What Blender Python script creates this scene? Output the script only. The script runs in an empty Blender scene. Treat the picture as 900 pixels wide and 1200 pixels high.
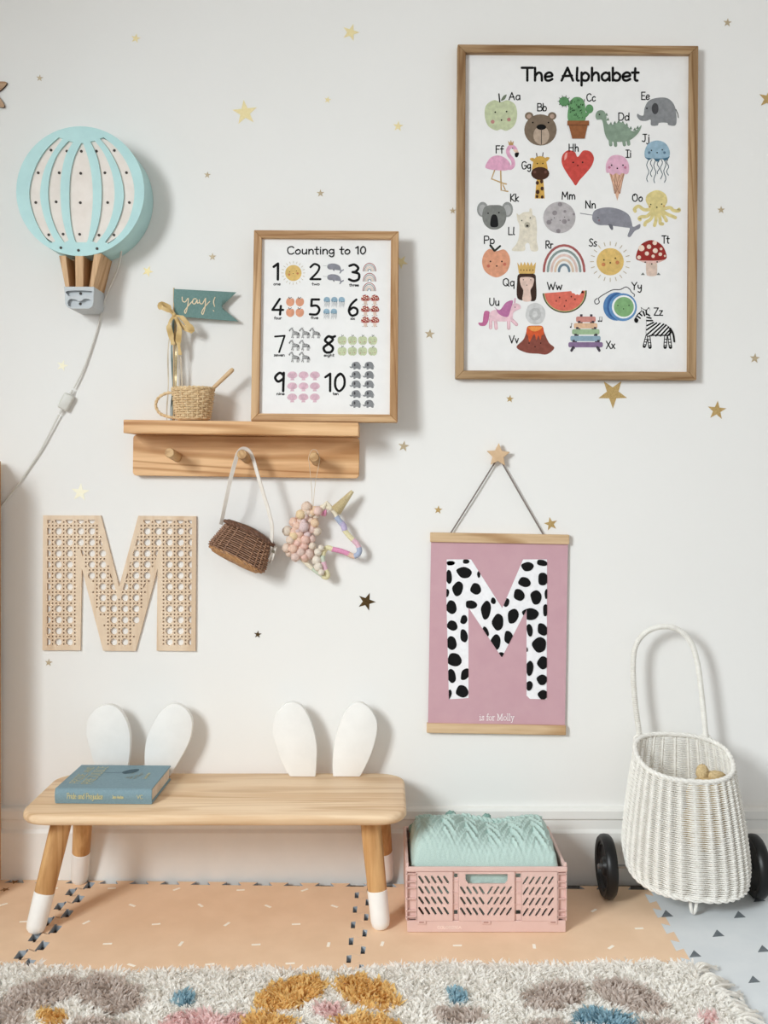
import bpy, bmesh, math, random
import numpy as np
from mathutils import Vector, Matrix
PI = math.pi
random.seed(7); np.random.seed(7)
SC = bpy.context.scene
COL = SC.collection

# ---------------------------------------------------------------- camera, world, lights, exposure
D, F, CX0, HY, H = 2.1, 1144.5, 450.0, 550.0, 0.888      # camera distance from the wall, focal length (px of 900x1200), horizon row, height
cd = bpy.data.cameras.new('camera'); cam = bpy.data.objects.new('camera', cd); COL.objects.link(cam)
cam.location = (0, -D, H); cam.rotation_euler = (PI/2, 0, 0)
cd.sensor_fit = 'AUTO'; cd.sensor_width = 36; cd.lens = F/1200*36
cd.shift_y = -(600-HY)/1200; cd.clip_start = .02
SC.camera = cam

w = bpy.data.worlds.new('world'); SC.world = w; w.use_nodes = True
bg = w.node_tree.nodes['Background']; bg.inputs[0].default_value = (1.0, .98, .95, 1); bg.inputs[1].default_value = .69

def area(name, loc, target, sx, sy, power, col):
    ld = bpy.data.lights.new(name, 'AREA'); ld.shape = 'RECTANGLE'; ld.size = sx; ld.size_y = sy
    ld.energy = power; ld.color = col
    o = bpy.data.objects.new(name, ld); COL.objects.link(o); o.location = loc
    o.rotation_euler = (Vector(target)-Vector(loc)).to_track_quat('-Z', 'Y').to_euler()
    return o
key = area('window_daylight', (-1.80, -2.45, 1.70), (.6, -1.2, -.26), .85, 1.0, 66, (.92, .98, 1.0)); key.data.spread = math.radians(126)
SC.cycles.max_bounces = 12; SC.cycles.diffuse_bounces = 8
vs = SC.view_settings
vs.view_transform = 'Standard'; vs.look = 'None'; vs.gamma = 1; vs.use_curve_mapping = False; vs.exposure = 0.0

# ---------------------------------------------------------------- helpers
def P(x, y, o=0.0):
    "point seen at pixel x,y that stands o metres out from the wall"
    k = (D-o)/F
    return Vector(((x-CX0)*k, -o, H-(y-HY)*k))
def G(x, y, z=.012):
    "point seen at pixel x,y that lies on a horizontal surface of height z"
    d = (H-z)*F/(y-HY)
    return Vector(((x-CX0)*d/F, d-D, z))

def lin(c):
    r = []; g = .3*c[0]+.59*c[1]+.11*c[2]; c = [v+(g-v)*.10 for v in c]
    for v in c:
        v /= 255.0
        r.append(v/12.92 if v <= .04045 else ((v+.055)/1.055)**2.4)
    return (r[0], r[1], r[2], 1.0)
MATS = {}
def nodes(name, rough, metal, spec):
    m = bpy.data.materials.new(name); m.use_nodes = True
    nt = m.node_tree; b = nt.nodes['Principled BSDF']
    b.inputs['Roughness'].default_value = rough; b.inputs['Metallic'].default_value = metal
    b.inputs['Specular IOR Level'].default_value = spec
    return m, nt, b
def coords(nt, scale, rnd=True):
    tc = nt.nodes.new('ShaderNodeTexCoord'); mp = nt.nodes.new('ShaderNodeMapping')
    mp.inputs['Scale'].default_value = scale
    if rnd:
        oi = nt.nodes.new('ShaderNodeObjectInfo'); mu = nt.nodes.new('ShaderNodeVectorMath'); mu.operation = 'SCALE'
        mu.inputs[0].default_value = (13, 7, 9); nt.links.new(oi.outputs['Random'], mu.inputs['Scale'])
        ad = nt.nodes.new('ShaderNodeVectorMath'); ad.operation = 'ADD'
        nt.links.new(tc.outputs['Object'], ad.inputs[0]); nt.links.new(mu.outputs[0], ad.inputs[1])
        nt.links.new(ad.outputs[0], mp.inputs['Vector'])
    else:
        nt.links.new(tc.outputs['Object'], mp.inputs['Vector'])
    return mp
def noise(nt, vec, scale, detail=4, dist=0.0, rough=.55):
    n = nt.nodes.new('ShaderNodeTexNoise'); n.inputs['Scale'].default_value = scale
    n.inputs['Detail'].default_value = detail; n.inputs['Distortion'].default_value = dist
    n.inputs['Roughness'].default_value = rough
    nt.links.new(vec.outputs[0], n.inputs['Vector']); return n
def ramp(nt, fac, stops):
    r = nt.nodes.new('ShaderNodeValToRGB'); e = r.color_ramp.elements
    while len(e) < len(stops): e.new(.5)
    for el, (p, c) in zip(e, stops): el.position = p; el.color = lin(c)
    nt.links.new(fac, r.inputs[0]); return r
def bump(nt, b, fac, strength, dist=.002):
    bp = nt.nodes.new('ShaderNodeBump'); bp.inputs['Strength'].default_value = strength; bp.inputs['Distance'].default_value = dist
    nt.links.new(fac, bp.inputs['Height']); nt.links.new(bp.outputs[0], b.inputs['Normal'])
def M(name, rgb, rgb2=None, scale=60, rough=.6, metal=0, spec=.35, bmp=0.0):
    "plain colour with slight procedural mottling"
    if name in MATS: return MATS[name]
    m, nt, b = nodes(name, rough, metal, spec)
    rgb2 = rgb2 or tuple(v*.965 for v in rgb)
    n = noise(nt, coords(nt, (1, 1, 1)), scale, 5)
    r = ramp(nt, n.outputs['Fac'], [(.36, rgb2), (.64, rgb)])
    nt.links.new(r.outputs[0], b.inputs['Base Color'])
    if bmp: bump(nt, b, n.outputs['Fac'], bmp)
    MATS[name] = m; return m
def WOOD(name, light, dark, axis='X', fine=1.0, rough=.5, ring=1.0):
    if name in MATS: return MATS[name]
    m, nt, b = nodes(name, rough, 0, .3)
    s = {'X': (1.6, 26, 26), 'Y': (26, 1.6, 26), 'Z': (26, 26, 1.6)}[axis]
    mp = coords(nt, tuple(v*fine for v in s))
    n1 = noise(nt, mp, 1.0, 3, .6); n2 = noise(nt, mp, 5.5, 4, .2)
    mx = nt.nodes.new('ShaderNodeMath'); mx.operation = 'MULTIPLY_ADD'; mx.inputs[1].default_value = .42
    nt.links.new(n2.outputs['Fac'], mx.inputs[0]); nt.links.new(n1.outputs['Fac'], mx.inputs[2])
    mid = tuple((a+c)/2 for a, c in zip(light, dark))
    st = [(.56, dark), (.68, mid), (.84, light)]
    r = ramp(nt, mx.outputs[0], st)
    # growth rings: contour lines of a slow noise
    mpr = coords(nt, tuple(v*fine*.33 for v in s)); n3 = noise(nt, mpr, 1.0, 1.5, .35)
    fr = nt.nodes.new('ShaderNodeMath'); fr.operation = 'MULTIPLY'; fr.inputs[1].default_value = 62; nt.links.new(n3.outputs['Fac'], fr.inputs[0])
    sn = nt.nodes.new('ShaderNodeMath'); sn.operation = 'SINE'; nt.links.new(fr.outputs[0], sn.inputs[0])
    rg = ramp(nt, sn.outputs[0], [(.35, (255, 255, 255)), (1.0, tuple(255-(255-v)*ring for v in (226, 212, 196)))])
    ml = nt.nodes.new('ShaderNodeMix'); ml.data_type = 'RGBA'; ml.blend_type = 'MULTIPLY'; ml.inputs[0].default_value = 1
    nt.links.new(r.outputs[0], ml.inputs[6]); nt.links.new(rg.outputs[0], ml.inputs[7])
    nt.links.new(ml.outputs[2], b.inputs['Base Color'])
    bump(nt, b, n2.outputs['Fac'], .12, .001)
    MATS[name] = m; return m

class MB:
    def __init__(s): s.v = []; s.f = []; s.m = []
    def add(s, vs, fs, m=0):
        k = len(s.v); s.v.extend([tuple(p) for p in vs]); s.f.extend([tuple(i+k for i in f) for f in fs]); s.m.extend([m]*len(fs))
        return s
    def box(s, c, size, m=0, rot=None):
        hx, hy, hz = [q/2 for q in size]; c = Vector(c)
        vs = [Vector((x, y, z)) for x in (-hx, hx) for y in (-hy, hy) for z in (-hz, hz)]
        if rot is not None: vs = [rot @ p for p in vs]
        return s.add([p+c for p in vs], [(0, 1, 3, 2), (4, 6, 7, 5), (0, 4, 5, 1), (2, 3, 7, 6), (0, 2, 6, 4), (1, 5, 7, 3)], m)
    def tube(s, pts, r, n=8, closed=False, m=0, caps=True, flat=None):
        pts = [Vector(p) for p in pts]; L = len(pts)
        rs = r if isinstance(r, (list, tuple)) else [r]*L
        T = []
        for i in range(L):
            if closed: t = pts[(i+1) % L]-pts[i-1]
            else: t = pts[min(i+1, L-1)]-pts[max(i-1, 0)]
            T.append(t.normalized() if t.length > 1e-9 else Vector((0, 0, 1)))
        a = Vector((0, 0, 1)) if abs(T[0].z) < .9 else Vector((1, 0, 0))
        nrm = (a-T[0]*a.dot(T[0])).normalized(); vs = []
        for i in range(L):
            nrm = (nrm-T[i]*nrm.dot(T[i])).normalized(); bn = T[i].cross(nrm)
            for j in range(n):
                an = 2*PI*j/n; q = math.sin(an)*(flat if flat else 1)
                vs.append(pts[i]+rs[i]*(nrm*math.cos(an)+bn*q))
        fs = []
        for i in range(L if closed else L-1):
            i2 = (i+1) % L
            for j in range(n): fs.append((i*n+j, i*n+(j+1) % n, i2*n+(j+1) % n, i2*n+j))
        if caps and not closed:
            fs.append(tuple(range(n))[::-1]); fs.append(tuple((L-1)*n+j for j in range(n)))
        return s.add(vs, fs, m)
    def lathe(s, prof, c=(0, 0, 0), ax=None, n=24, m=0, cap=True):
        "prof: (radius, height) along z, optionally turned by matrix ax"
        vs = []
        for r, h in prof:
            for j in range(n):
                p = Vector((r*math.cos(2*PI*j/n), r*math.sin(2*PI*j/n), h))
                vs.append((ax @ p if ax is not None else p)+Vector(c))
        L = len(prof); fs = []
        for i in range(L-1):
            for j in range(n): fs.append((i*n+j, i*n+(j+1) % n, (i+1)*n+(j+1) % n, (i+1)*n+j))
        if cap: fs.append(tuple(range(n))[::-1]); fs.append(tuple((L-1)*n+j for j in range(n)))
        return s.add(vs, fs, m)
    def prism(s, poly, y0, y1, m=0, ms=None):
        "polygon (x,z) pulled from y0 to y1"
        n = len(poly); vs = [(x, y0, z) for x, z in poly]+[(x, y1, z) for x, z in poly]
        s.add(vs, [tuple(range(n)), tuple(range(2*n-1, n-1, -1))], m)
        k = len(s.v)-2*n
        for i in range(n):
            j = (i+1) % n; s.f.append((k+i, k+n+i, k+n+j, k+j)); s.m.append(m if ms is None else ms)
        return s
    def sphere(s, c, r, m=0, nu=12, nv=8, sq=(1, 1, 1)):
        vs = [Vector(c)+Vector((0, 0, r*sq[2]))]; fs = []
        for i in range(1, nv):
            for j in range(nu):
                a, b = PI*i/nv, 2*PI*j/nu
                vs.append(Vector(c)+r*Vector((math.sin(a)*math.cos(b)*sq[0], math.sin(a)*math.sin(b)*sq[1], math.cos(a)*sq[2])))
        vs.append(Vector(c)-Vector((0, 0, r*sq[2])))
        for j in range(nu): fs.append((0, 1+j, 1+(j+1) % nu))
        for i in range(nv-2):
            for j in range(nu):
                a = 1+i*nu; fs.append((a+j, a+nu+j, a+nu+(j+1) % nu, a+(j+1) % nu))
        e = len(vs)-1; a = 1+(nv-2)*nu
        for j in range(nu): fs.append((a+j, e, a+(j+1) % nu))
        return s.add(vs, fs, m)

def root_matrix(o):
    while o.parent: o = o.parent
    return Matrix.LocRotScale(o.location, o.rotation_euler, o.scale)
def link(name, me, mats, parent=None, angle=40):
    for m in (mats if isinstance(mats, (list, tuple)) else [mats]): me.materials.append(m)
    if angle:
        me.polygons.foreach_set('use_smooth', [True]*len(me.polygons))
        me.set_sharp_from_angle(angle=math.radians(angle))
    o = bpy.data.objects.new(name, me); COL.objects.link(o)
    if parent: o.parent = parent
    return o
def fixn(me):
    bm = bmesh.new(); bm.from_mesh(me); bmesh.ops.recalc_face_normals(bm, faces=bm.faces); bm.to_mesh(me); bm.free()
def build(name, mb, mats, parent=None, angle=40, local=False, bevel=0.0, seg=2, norm=True):
    vs = mb.v
    if parent and not local:
        inv = root_matrix(parent).inverted(); vs = [inv @ Vector(p) for p in vs]
    me = bpy.data.meshes.new(name); me.from_pydata([tuple(p) for p in vs], [], mb.f)
    me.polygons.foreach_set('material_index', mb.m)
    if bevel or norm:
        bm = bmesh.new(); bm.from_mesh(me)
        bmesh.ops.recalc_face_normals(bm, faces=bm.faces)
        if bevel:
            es = [e for e in bm.edges if len(e.link_faces) == 2 and e.calc_face_angle(0) > .6]
            bmesh.ops.bevel(bm, geom=es, offset=bevel, segments=seg, affect='EDGES', profile=.5, clamp_overlap=True)
        bm.to_mesh(me); bm.free()
    me.update()
    return link(name, me, mats, parent, angle)
def tag(o, label=None, cat=None, group=None, kind=None):
    if label: o['label'] = label
    if cat: o['category'] = cat
    if group: o['group'] = group
    if kind: o['kind'] = kind
    return o
def thing(name, loc, label, cat, group=None, rot=(0, 0, 0)):
    o = bpy.data.objects.new(name, None); COL.objects.link(o); o.location = loc; o.rotation_euler = rot
    o.empty_display_size = .03
    return tag(o, label, cat, group)
def share(o, parent, loc=(0, 0, 0), rot=None):
    c = o.copy(); COL.objects.link(c); c.parent = parent; c.location = loc
    if rot is not None: c.rotation_euler = rot
    return c

def plate(polys, thick):
    "flat plate in x/z with holes (even-odd), from y=-thick to 0"
    cu = bpy.data.curves.new('t', 'CURVE'); cu.dimensions = '2D'; cu.fill_mode = 'BOTH'; cu.extrude = thick/2
    for p in polys:
        sp = cu.splines.new('POLY'); sp.points.add(len(p)-1); sp.use_cyclic_u = True
        for q, (x, y) in zip(sp.points, p): q.co = (x, y, 0, 1)
    ob = bpy.data.objects.new('t', cu); COL.objects.link(ob)
    dg = bpy.context.evaluated_depsgraph_get()
    me = bpy.data.meshes.new_from_object(ob.evaluated_get(dg))
    mb = MB(); mb.add([(v.co.x, -v.co.z-thick/2, v.co.y) for v in me.vertices], [tuple(p.vertices) for p in me.polygons])
    bpy.data.objects.remove(ob); bpy.data.curves.remove(cu); bpy.data.meshes.remove(me)
    return mb
def shift(mb, d): mb.v = [tuple(Vector(p)+Vector(d)) for p in mb.v]; return mb

def smooth(pts, n=6, closed=True):
    L = len(pts); out = []; V = [Vector(p) for p in pts]
    rng = range(L) if closed else range(L-1)
    for i in rng:
        if closed: a, b, c, d = V[i-1], V[i], V[(i+1) % L], V[(i+2) % L]
        else: a, b, c, d = V[max(i-1, 0)], V[i], V[i+1], V[min(i+2, L-1)]
        for k in range(n):
            t = k/n
            out.append(.5*((2*b)+(-a+c)*t+(2*a-5*b+4*c-d)*t*t+(-a+3*b-3*c+d)*t**3))
    if not closed: out.append(V[-1])
    return [tuple(p) for p in out]
def ell(cx, cy, rx, ry, n=24, rot=0):
    c, s = math.cos(rot), math.sin(rot)
    return [(cx+rx*math.cos(2*PI*i/n)*c-ry*math.sin(2*PI*i/n)*s, cy+rx*math.cos(2*PI*i/n)*s+ry*math.sin(2*PI*i/n)*c) for i in range(n)]
def rrect(x0, y0, x1, y1, r, n=4):
    out = []
    for cx, cy, a0 in ((x1-r, y1-r, 0), (x0+r, y1-r, 90), (x0+r, y0+r, 180), (x1-r, y0+r, 270)):
        for i in range(n+1):
            a = math.radians(a0+90*i/n); out.append((cx+r*math.cos(a), cy+r*math.sin(a)))
    return out
def star(cx, cy, r, rot=0, k=.42):
    return [(cx+(r if i % 2 == 0 else r*k)*math.sin(rot+PI*i/5), cy+(r if i % 2 == 0 else r*k)*math.cos(rot+PI*i/5)) for i in range(10)]
def clip(poly, conv):
    "Sutherland-Hodgman: poly clipped by convex polygon conv (either winding)"
    ar = sum(conv[i-1][0]*conv[i][1]-conv[i][0]*conv[i-1][1] for i in range(len(conv)))
    if ar < 0: conv = conv[::-1]
    out = list(poly)
    for i in range(len(conv)):
        a, b = conv[i-1], conv[i]; inp = out; out = []
        if not inp: break
        sd = lambda p: (b[0]-a[0])*(p[1]-a[1])-(b[1]-a[1])*(p[0]-a[0])
        for j in range(len(inp)):
            p, q = inp[j-1], inp[j]; sp, sq = sd(p), sd(q)
            if (sp >= 0) != (sq >= 0):
                t = sp/(sp-sq); out.append((p[0]+t*(q[0]-p[0]), p[1]+t*(q[1]-p[1])))
            if sq >= 0: out.append(q)
    return out
def parea(p): return abs(sum(p[i-1][0]*p[i][1]-p[i][0]*p[i-1][1] for i in range(len(p))))/2
def inside(p, poly):
    r = False; x, y = p
    for i in range(len(poly)):
        (x0, y0), (x1, y1) = poly[i-1], poly[i]
        if (y0 > y) != (y1 > y) and x < (x1-x0)*(y-y0)/(y1-y0)+x0: r = not r
    return r

# ---------------------------------------------------------------- hand lettering (strokes)
GL = {}
def gl(ch, adv, *strokes):
    out = []
    for s in strokes:
        sm = s[0] == '~'; pts = [tuple(float(v) for v in q.split(',')) for q in s.lstrip('~').split()]
        out.append(smooth(pts, 5, False) if sm else pts)
    GL[ch] = (adv, out)
gl('A', .8, '.05,0 .38,1', '.38,1 .68,0', '.12,.35 .62,.38'); gl('B', .68, '.1,0 .1,1', '~.1,1 .5,.95 .5,.6 .1,.54', '~.1,.54 .6,.5 .58,.05 .1,0')
gl('C', .72, '~.62,.85 .45,1 .15,.85 .08,.45 .2,.08 .45,0 .65,.15'); gl('D', .74, '.1,0 .1,1', '~.1,1 .5,.95 .66,.5 .48,.05 .1,0')
gl('E', .62, '.1,0 .1,1', '.1,1 .55,1', '.1,.53 .48,.53', '.1,0 .56,0'); gl('F', .6, '.1,0 .1,1', '.1,1 .55,1', '.1,.53 .46,.53')
gl('G', .76, '~.64,.85 .45,1 .15,.85 .08,.45 .2,.05 .45,0 .66,.2 .66,.45', '.66,.45 .42,.45'); gl('H', .76, '.1,0 .1,1', '.62,0 .62,1', '.1,.52 .62,.52')
gl('I', .5, '.25,0 .25,1', '.05,1 .45,1', '.05,0 .45,0'); gl('J', .6, '~.4,1 .42,.3 .3,0 .06,.1', '.15,1 .6,1')
gl('K', .66, '.1,0 .1,1', '.58,1 .1,.45', '.1,.45 .6,0'); gl('L', .55, '.1,1 .1,0', '.1,0 .52,0'); gl('M', .92, '.08,0 .14,1', '.14,1 .44,.3', '.44,.3 .74,1', '.74,1 .8,0')
gl('N', .76, '.1,0 .1,1', '.1,1 .62,0', '.62,0 .62,1'); gl('O', .8, '~.4,1 .12,.8 .1,.25 .38,0 .66,.25 .64,.8 .4,1 .3,.8'); gl('P', .64, '.1,0 .1,1', '~.1,1 .5,.98 .54,.55 .1,.46')
gl('Q', .82, '~.4,1 .12,.8 .1,.25 .38,0 .66,.25 .64,.8 .4,1', '.45,.25 .74,-.05'); gl('R', .68, '.1,0 .1,1', '~.1,1 .5,.97 .52,.56 .1,.48', '.25,.48 .6,0')
gl('S', .6, '~.52,.88 .3,1 .1,.8 .3,.52 .52,.28 .32,0 .06,.1'); gl('T', .66, '.33,0 .33,1', '.02,1 .64,1'); gl('U', .74, '~.1,1 .1,.3 .3,0 .52,.1 .62,.4 .62,1')
gl('V', .7, '.04,1 .34,0', '.34,0 .64,1'); gl('W', .98, '.04,1 .26,0', '.26,0 .46,.75', '.46,.75 .68,0', '.68,0 .92,1'); gl('X', .68, '.06,1 .6,0', '.58,1 .06,0')
gl('Y', .66, '.04,1 .32,.5', '.6,1 .32,.5', '.32,.5 .3,0'); gl('Z', .66, '.06,1 .58,1', '.58,1 .06,0', '.06,0 .6,0')
gl('a', .58, '~.48,.5 .28,.62 .08,.42 .1,.1 .28,0 .46,.2', '.48,.62 .5,0'); gl('b', .58, '.1,1 .1,0', '~.1,.4 .3,.62 .5,.4 .44,.06 .25,0 .1,.12')
gl('c', .5, '~.44,.52 .28,.62 .08,.4 .12,.08 .3,0 .46,.12'); gl('d', .6, '~.48,.45 .28,.62 .08,.4 .12,.06 .3,0 .48,.2', '.5,1 .5,0')
gl('e', .55, '~.1,.3 .46,.36 .42,.58 .25,.62 .08,.4 .12,.06 .3,0 .48,.12'); gl('f', .42, '~.44,.95 .3,1 .2,.85 .2,0', '.05,.58 .4,.58')
gl('g', .58, '~.46,.5 .28,.62 .08,.42 .12,.14 .3,.08 .46,.25', '~.48,.62 .48,-.15 .3,-.36 .1,-.22'); gl('h', .58, '.1,1 .1,0', '~.1,.35 .28,.62 .45,.5 .48,0')
gl('i', .24, '.12,.62 .12,0', '.12,.84 .12,.88'); gl('j', .34, '~.26,.62 .26,-.15 .12,-.34 .0,-.22', '.26,.84 .26,.88'); gl('k', .52, '.1,1 .1,0', '.46,.6 .1,.28', '.1,.28 .48,0')
gl('l', .26, '~.12,1 .1,.1 .2,0'); gl('m', .86, '.1,.62 .1,0', '~.1,.38 .25,.62 .4,.45 .42,0', '~.42,.38 .58,.62 .74,.45 .76,0'); gl('n', .58, '.1,.62 .1,0', '~.1,.38 .28,.62 .46,.48 .48,0')
gl('o', .58, '~.28,.62 .08,.4 .12,.08 .3,0 .48,.2 .46,.48 .28,.62 .24,.5'); gl('p', .58, '.1,.62 .1,-.38', '~.1,.4 .3,.62 .5,.4 .44,.06 .25,0 .1,.12'); gl('q', .6, '~.46,.5 .28,.62 .08,.42 .12,.08 .3,0 .46,.2', '.48,.62 .48,-.38')
gl('r', .42, '.1,.62 .1,0', '~.1,.35 .22,.58 .4,.56'); gl('s', .46, '~.4,.54 .24,.62 .1,.48 .24,.32 .4,.16 .24,0 .06,.06'); gl('t', .44, '~.22,.95 .2,.1 .34,.0', '.04,.62 .4,.62')
gl('u', .58, '~.1,.62 .1,.15 .26,0 .44,.2', '.47,.62 .48,0'); gl('v', .52, '.06,.62 .26,0', '.26,0 .46,.62'); gl('w', .76, '.06,.62 .2,0', '.2,0 .37,.5', '.37,.5 .54,0', '.54,0 .7,.62')
gl('x', .52, '.06,.62 .46,0', '.45,.62 .05,0'); gl('y', .54, '~.08,.62 .1,.3 .24,.18 .42,.35', '~.45,.62 .42,-.1 .28,-.36 .08,-.26'); gl('z', .52, '.06,.62 .44,.62', '.44,.62 .06,0', '.06,0 .46,0')
gl('0', .62, '~.34,1 .12,.75 .1,.25 .28,0 .5,.3 .5,.75 .34,1 .2,.9'); gl('1', .4, '.04,.8 .26,1', '.26,1 .26,0'); gl('2', .62, '~.06,.8 .26,1 .5,.85 .42,.5 .06,.02', '.06,.02 .56,.02')
gl('3', .62, '~.06,.92 .3,1 .5,.8 .38,.58 .22,.54', '~.22,.54 .52,.44 .52,.12 .28,0 .04,.1'); gl('4', .66, '.42,1 .04,.3', '.04,.3 .6,.3', '.48,.55 .44,0'); gl('5', .62, '.52,1 .14,1', '.14,1 .12,.58', '~.12,.58 .4,.6 .54,.35 .4,.05 .05,.05')
gl('6', .62, '~.46,1 .2,.7 .08,.3 .22,0 .48,.1 .5,.38 .3,.5 .1,.32'); gl('7', .6, '.04,.95 .54,1', '.54,1 .26,0'); gl('8', .66, '~.3,.55 .12,.75 .3,1 .5,.8 .3,.55 .06,.3 .16,.02 .42,.04 .5,.3 .3,.55', '~.3,1 .48,.95 .6,1.0')
gl('9', .58, '~.46,.85 .28,1 .08,.75 .22,.52 .46,.7', '.46,1 .44,0'); gl(' ', .4); gl('!', .26, '.12,1 .12,.3', '.12,.04 .12,0')

class Art:
    "flat print: coloured polygons in photo pixels laid on a plane of a thing, each a hair above the last"
    def __init__(s, root, o, base): s.root = root; s.o = o; s.base = base; s.sheet = None; s.inv = root_matrix(root).inverted(); s.reset()
    def reset(s): s.items = []; s.tr = (0, 0, 1)
    def at(s, ox, oy, k): s.tr = (ox, oy, k); return s
    def poly(s, pts, col): s.items.append(([(s.tr[0]+x*s.tr[2], s.tr[1]+y*s.tr[2]) for x, y in pts], col)); return s
    def sm(s, pts, col, n=5): return s.poly(smooth(pts, n), col)
    def ell(s, cx, cy, rx, ry, col, rot=0, n=18): return s.poly(ell(cx, cy, rx, ry, n, rot), col)
    def line(s, pts, wd, col, sm=False):
        if sm: pts = smooth(pts, 5, False)
        V = [Vector(p[:2]) for p in pts]; L = []; R = []; n = len(V)
        for i in range(n):
            t = (V[min(i+1, n-1)]-V[max(i-1, 0)])
            t = t.normalized() if t.length > 1e-9 else Vector((0, 1))
            nn = Vector((-t.y, t.x))*wd/2; L.append(V[i]+nn); R.append(V[i]-nn)
        t0 = (V[1]-V[0]).normalized(); t1 = (V[-1]-V[-2]).normalized()
        qs = []
        for i in range(n-1): qs.append([L[i], L[i+1], R[i+1], R[i]])
        def cap(c, t):
            nn = Vector((-t.y, t.x)); return [c+(nn*math.cos(a)+t*math.sin(a))*wd/2 for a in [PI*k/5 for k in range(6)]]
        T = lambda q: (s.tr[0]+q[0]*s.tr[2], s.tr[1]+q[1]*s.tr[2])
        s.items.append(([[T(p) for p in q] for q in qs]+[[T(p) for p in cap(V[0], -t0)], [T(p) for p in cap(V[-1], t1)]], col))
        return s
    def text(s, txt, x0, base, h, wd, col, width=None, sl=0):
        adv = sum(GL[c][0] for c in txt); k = (width/adv) if width else h
        x = x0
        for c in txt:
            a, st = GL[c]
            for q in st: s.line([(x+p[0]*k+sl*p[1]*h, base-p[1]*h) for p in q], wd, col)
            x += a*k
        return s
    def done(s, name, parent, mapper=None):
        mb = MB(); mats = []; i = 0
        for pts, col in s.items:
            if col not in mats: mats.append(col)
            polys = pts if isinstance(pts[0], list) else [pts]
            y = s.base+.00022+i*.00003; i += 1
            for q in polys:
                vs = []
                for p in q:
                    if mapper: vs.append(mapper(p[0], p[1], .00022+i*.00003))
                    else:
                        wv = s.inv @ P(p[0], p[1], s.o); vs.append(Vector((wv.x, -y, wv.z)))
                mb.add(vs, [tuple(range(len(vs)))], mats.index(col))
        o = build(name, mb, [INK(c) for c in mats], parent, 0, True, norm=False)
        s.reset(); return o
INKS = {}
def INK(c):
    if c not in INKS:
        dk = tuple(max(0, v*(.94 if min(c) < 228 else .995)) for v in c); lt = tuple(min(255, v*1.02+2) for v in c)
        INKS[c] = M('ink_%d_%d_%d' % c, lt, dk, 110, .75, spec=.2)
    return INKS[c]
# ---------------------------------------------------------------- palette
PINE = WOOD('light_pine', (226, 190, 142), (194, 146, 96), 'X'); PINE_Z = WOOD('light_pine_upright', (226, 188, 138), (198, 150, 100), 'Z')
SEATW = WOOD('pale_rubberwood', (240, 210, 173), (224, 186, 143), 'X', 1.1, ring=.55)
OAK = WOOD('oak_x', (184, 150, 110), (150, 116, 78), 'X', 1.6); OAK_Z = WOOD('oak_z', (184, 150, 110), (150, 116, 78), 'Z', 1.6)
OAKB = WOOD('warm_oak_x', (212, 172, 126), (174, 130, 86), 'X', 1.6); OAKB_Z = WOOD('warm_oak_z', (212, 172, 126), (174, 130, 86), 'Z', 1.6)
SHELFW = WOOD('ash_shelf', (240, 194, 142), (210, 156, 104), 'X', 1.0, ring=1.3)
PLY = WOOD('laser_cut_ply', (232, 208, 180), (218, 190, 160), 'Z', .8, ring=.3)
MAPLE = WOOD('maple_rail', (222, 190, 150), (198, 162, 120), 'X', 1.2)
LEGW = WOOD('golden_leg', (218, 170, 112), (190, 138, 82), 'Z', 1.3)
WHITE = M('white_paint', (240, 239, 236), (236, 235, 232), 30, .5)
PAPER = M('poster_paper', (240, 239, 238), (237, 236, 235), 40, .7)
TEAL = M('aqua_paint', (182, 224, 224), (176, 218, 219), 30, .5)
CREAM = M('cream_panel', (238, 228, 220), (232, 221, 212), 40, .6)
BLACK = (14, 13, 13)

# ---------------------------------------------------------------- the room
wm, nt, b = nodes('wall_paint', .85, 0, .2)
n = noise(nt, coords(nt, (1, 1, 1), False), 1.2, 3); r = ramp(nt, n.outputs['Fac'], [(.3, (236, 235, 232)), (.7, (239, 238, 236))])
nt.links.new(r.outputs[0], b.inputs['Base Color'])
n2 = noise(nt, coords(nt, (1, 1, 1), False), 240, 4); bump(nt, b, n2.outputs['Fac'], .1, .0006)
mb = MB().box((.1, .06, 1.25), (4.6, .12, 2.9)); tag(build('wall_back', mb, wm), 'off white painted wall behind everything', kind='structure')
# the window wall on the left and the ceiling, both unseen, added to shape the light
wl = plate([[(-3.5, -.1), (0, -.1), (0, 2.5), (-3.5, 2.5)], [(-2.9, 1.18), (-2.0, 1.18), (-2.0, 2.22), (-2.9, 2.22)]], .12)
wl.v = [(-1.75+p[1], p[0], p[2]) for p in wl.v]; tag(build('wall_left', wl, wm, angle=0), 'unseen off white window wall added on the left', kind='structure')
mb = MB().box((.1, -1.75, 2.5), (4.6, 3.5, .1)); tag(build('ceiling', mb, wm), 'plain white ceiling added out of view', kind='structure')
win = thing('window_1', (-1.80, -2.45, 1.18), 'white sash window in the left wall', 'window'); tag(win, kind='structure')
for y in (-2.885, -2.015): build('window_frame', MB().box((-1.77, y, 1.70), (.05, .03, 1.04)), WHITE, win, 0)
for z in (1.195, 2.205): build('window_frame', MB().box((-1.77, -2.45, z), (.05, .84, .03)), WHITE, win, 0)
fm = WOOD('grey_laminate', (96, 92, 88), (74, 70, 67), 'X', .6)
mb = MB().box((.1, -1.75, -.05), (4.6, 3.5, .1)); tag(build('floor', mb, fm), 'grey laminate floor under the foam tiles', kind='structure')
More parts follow.
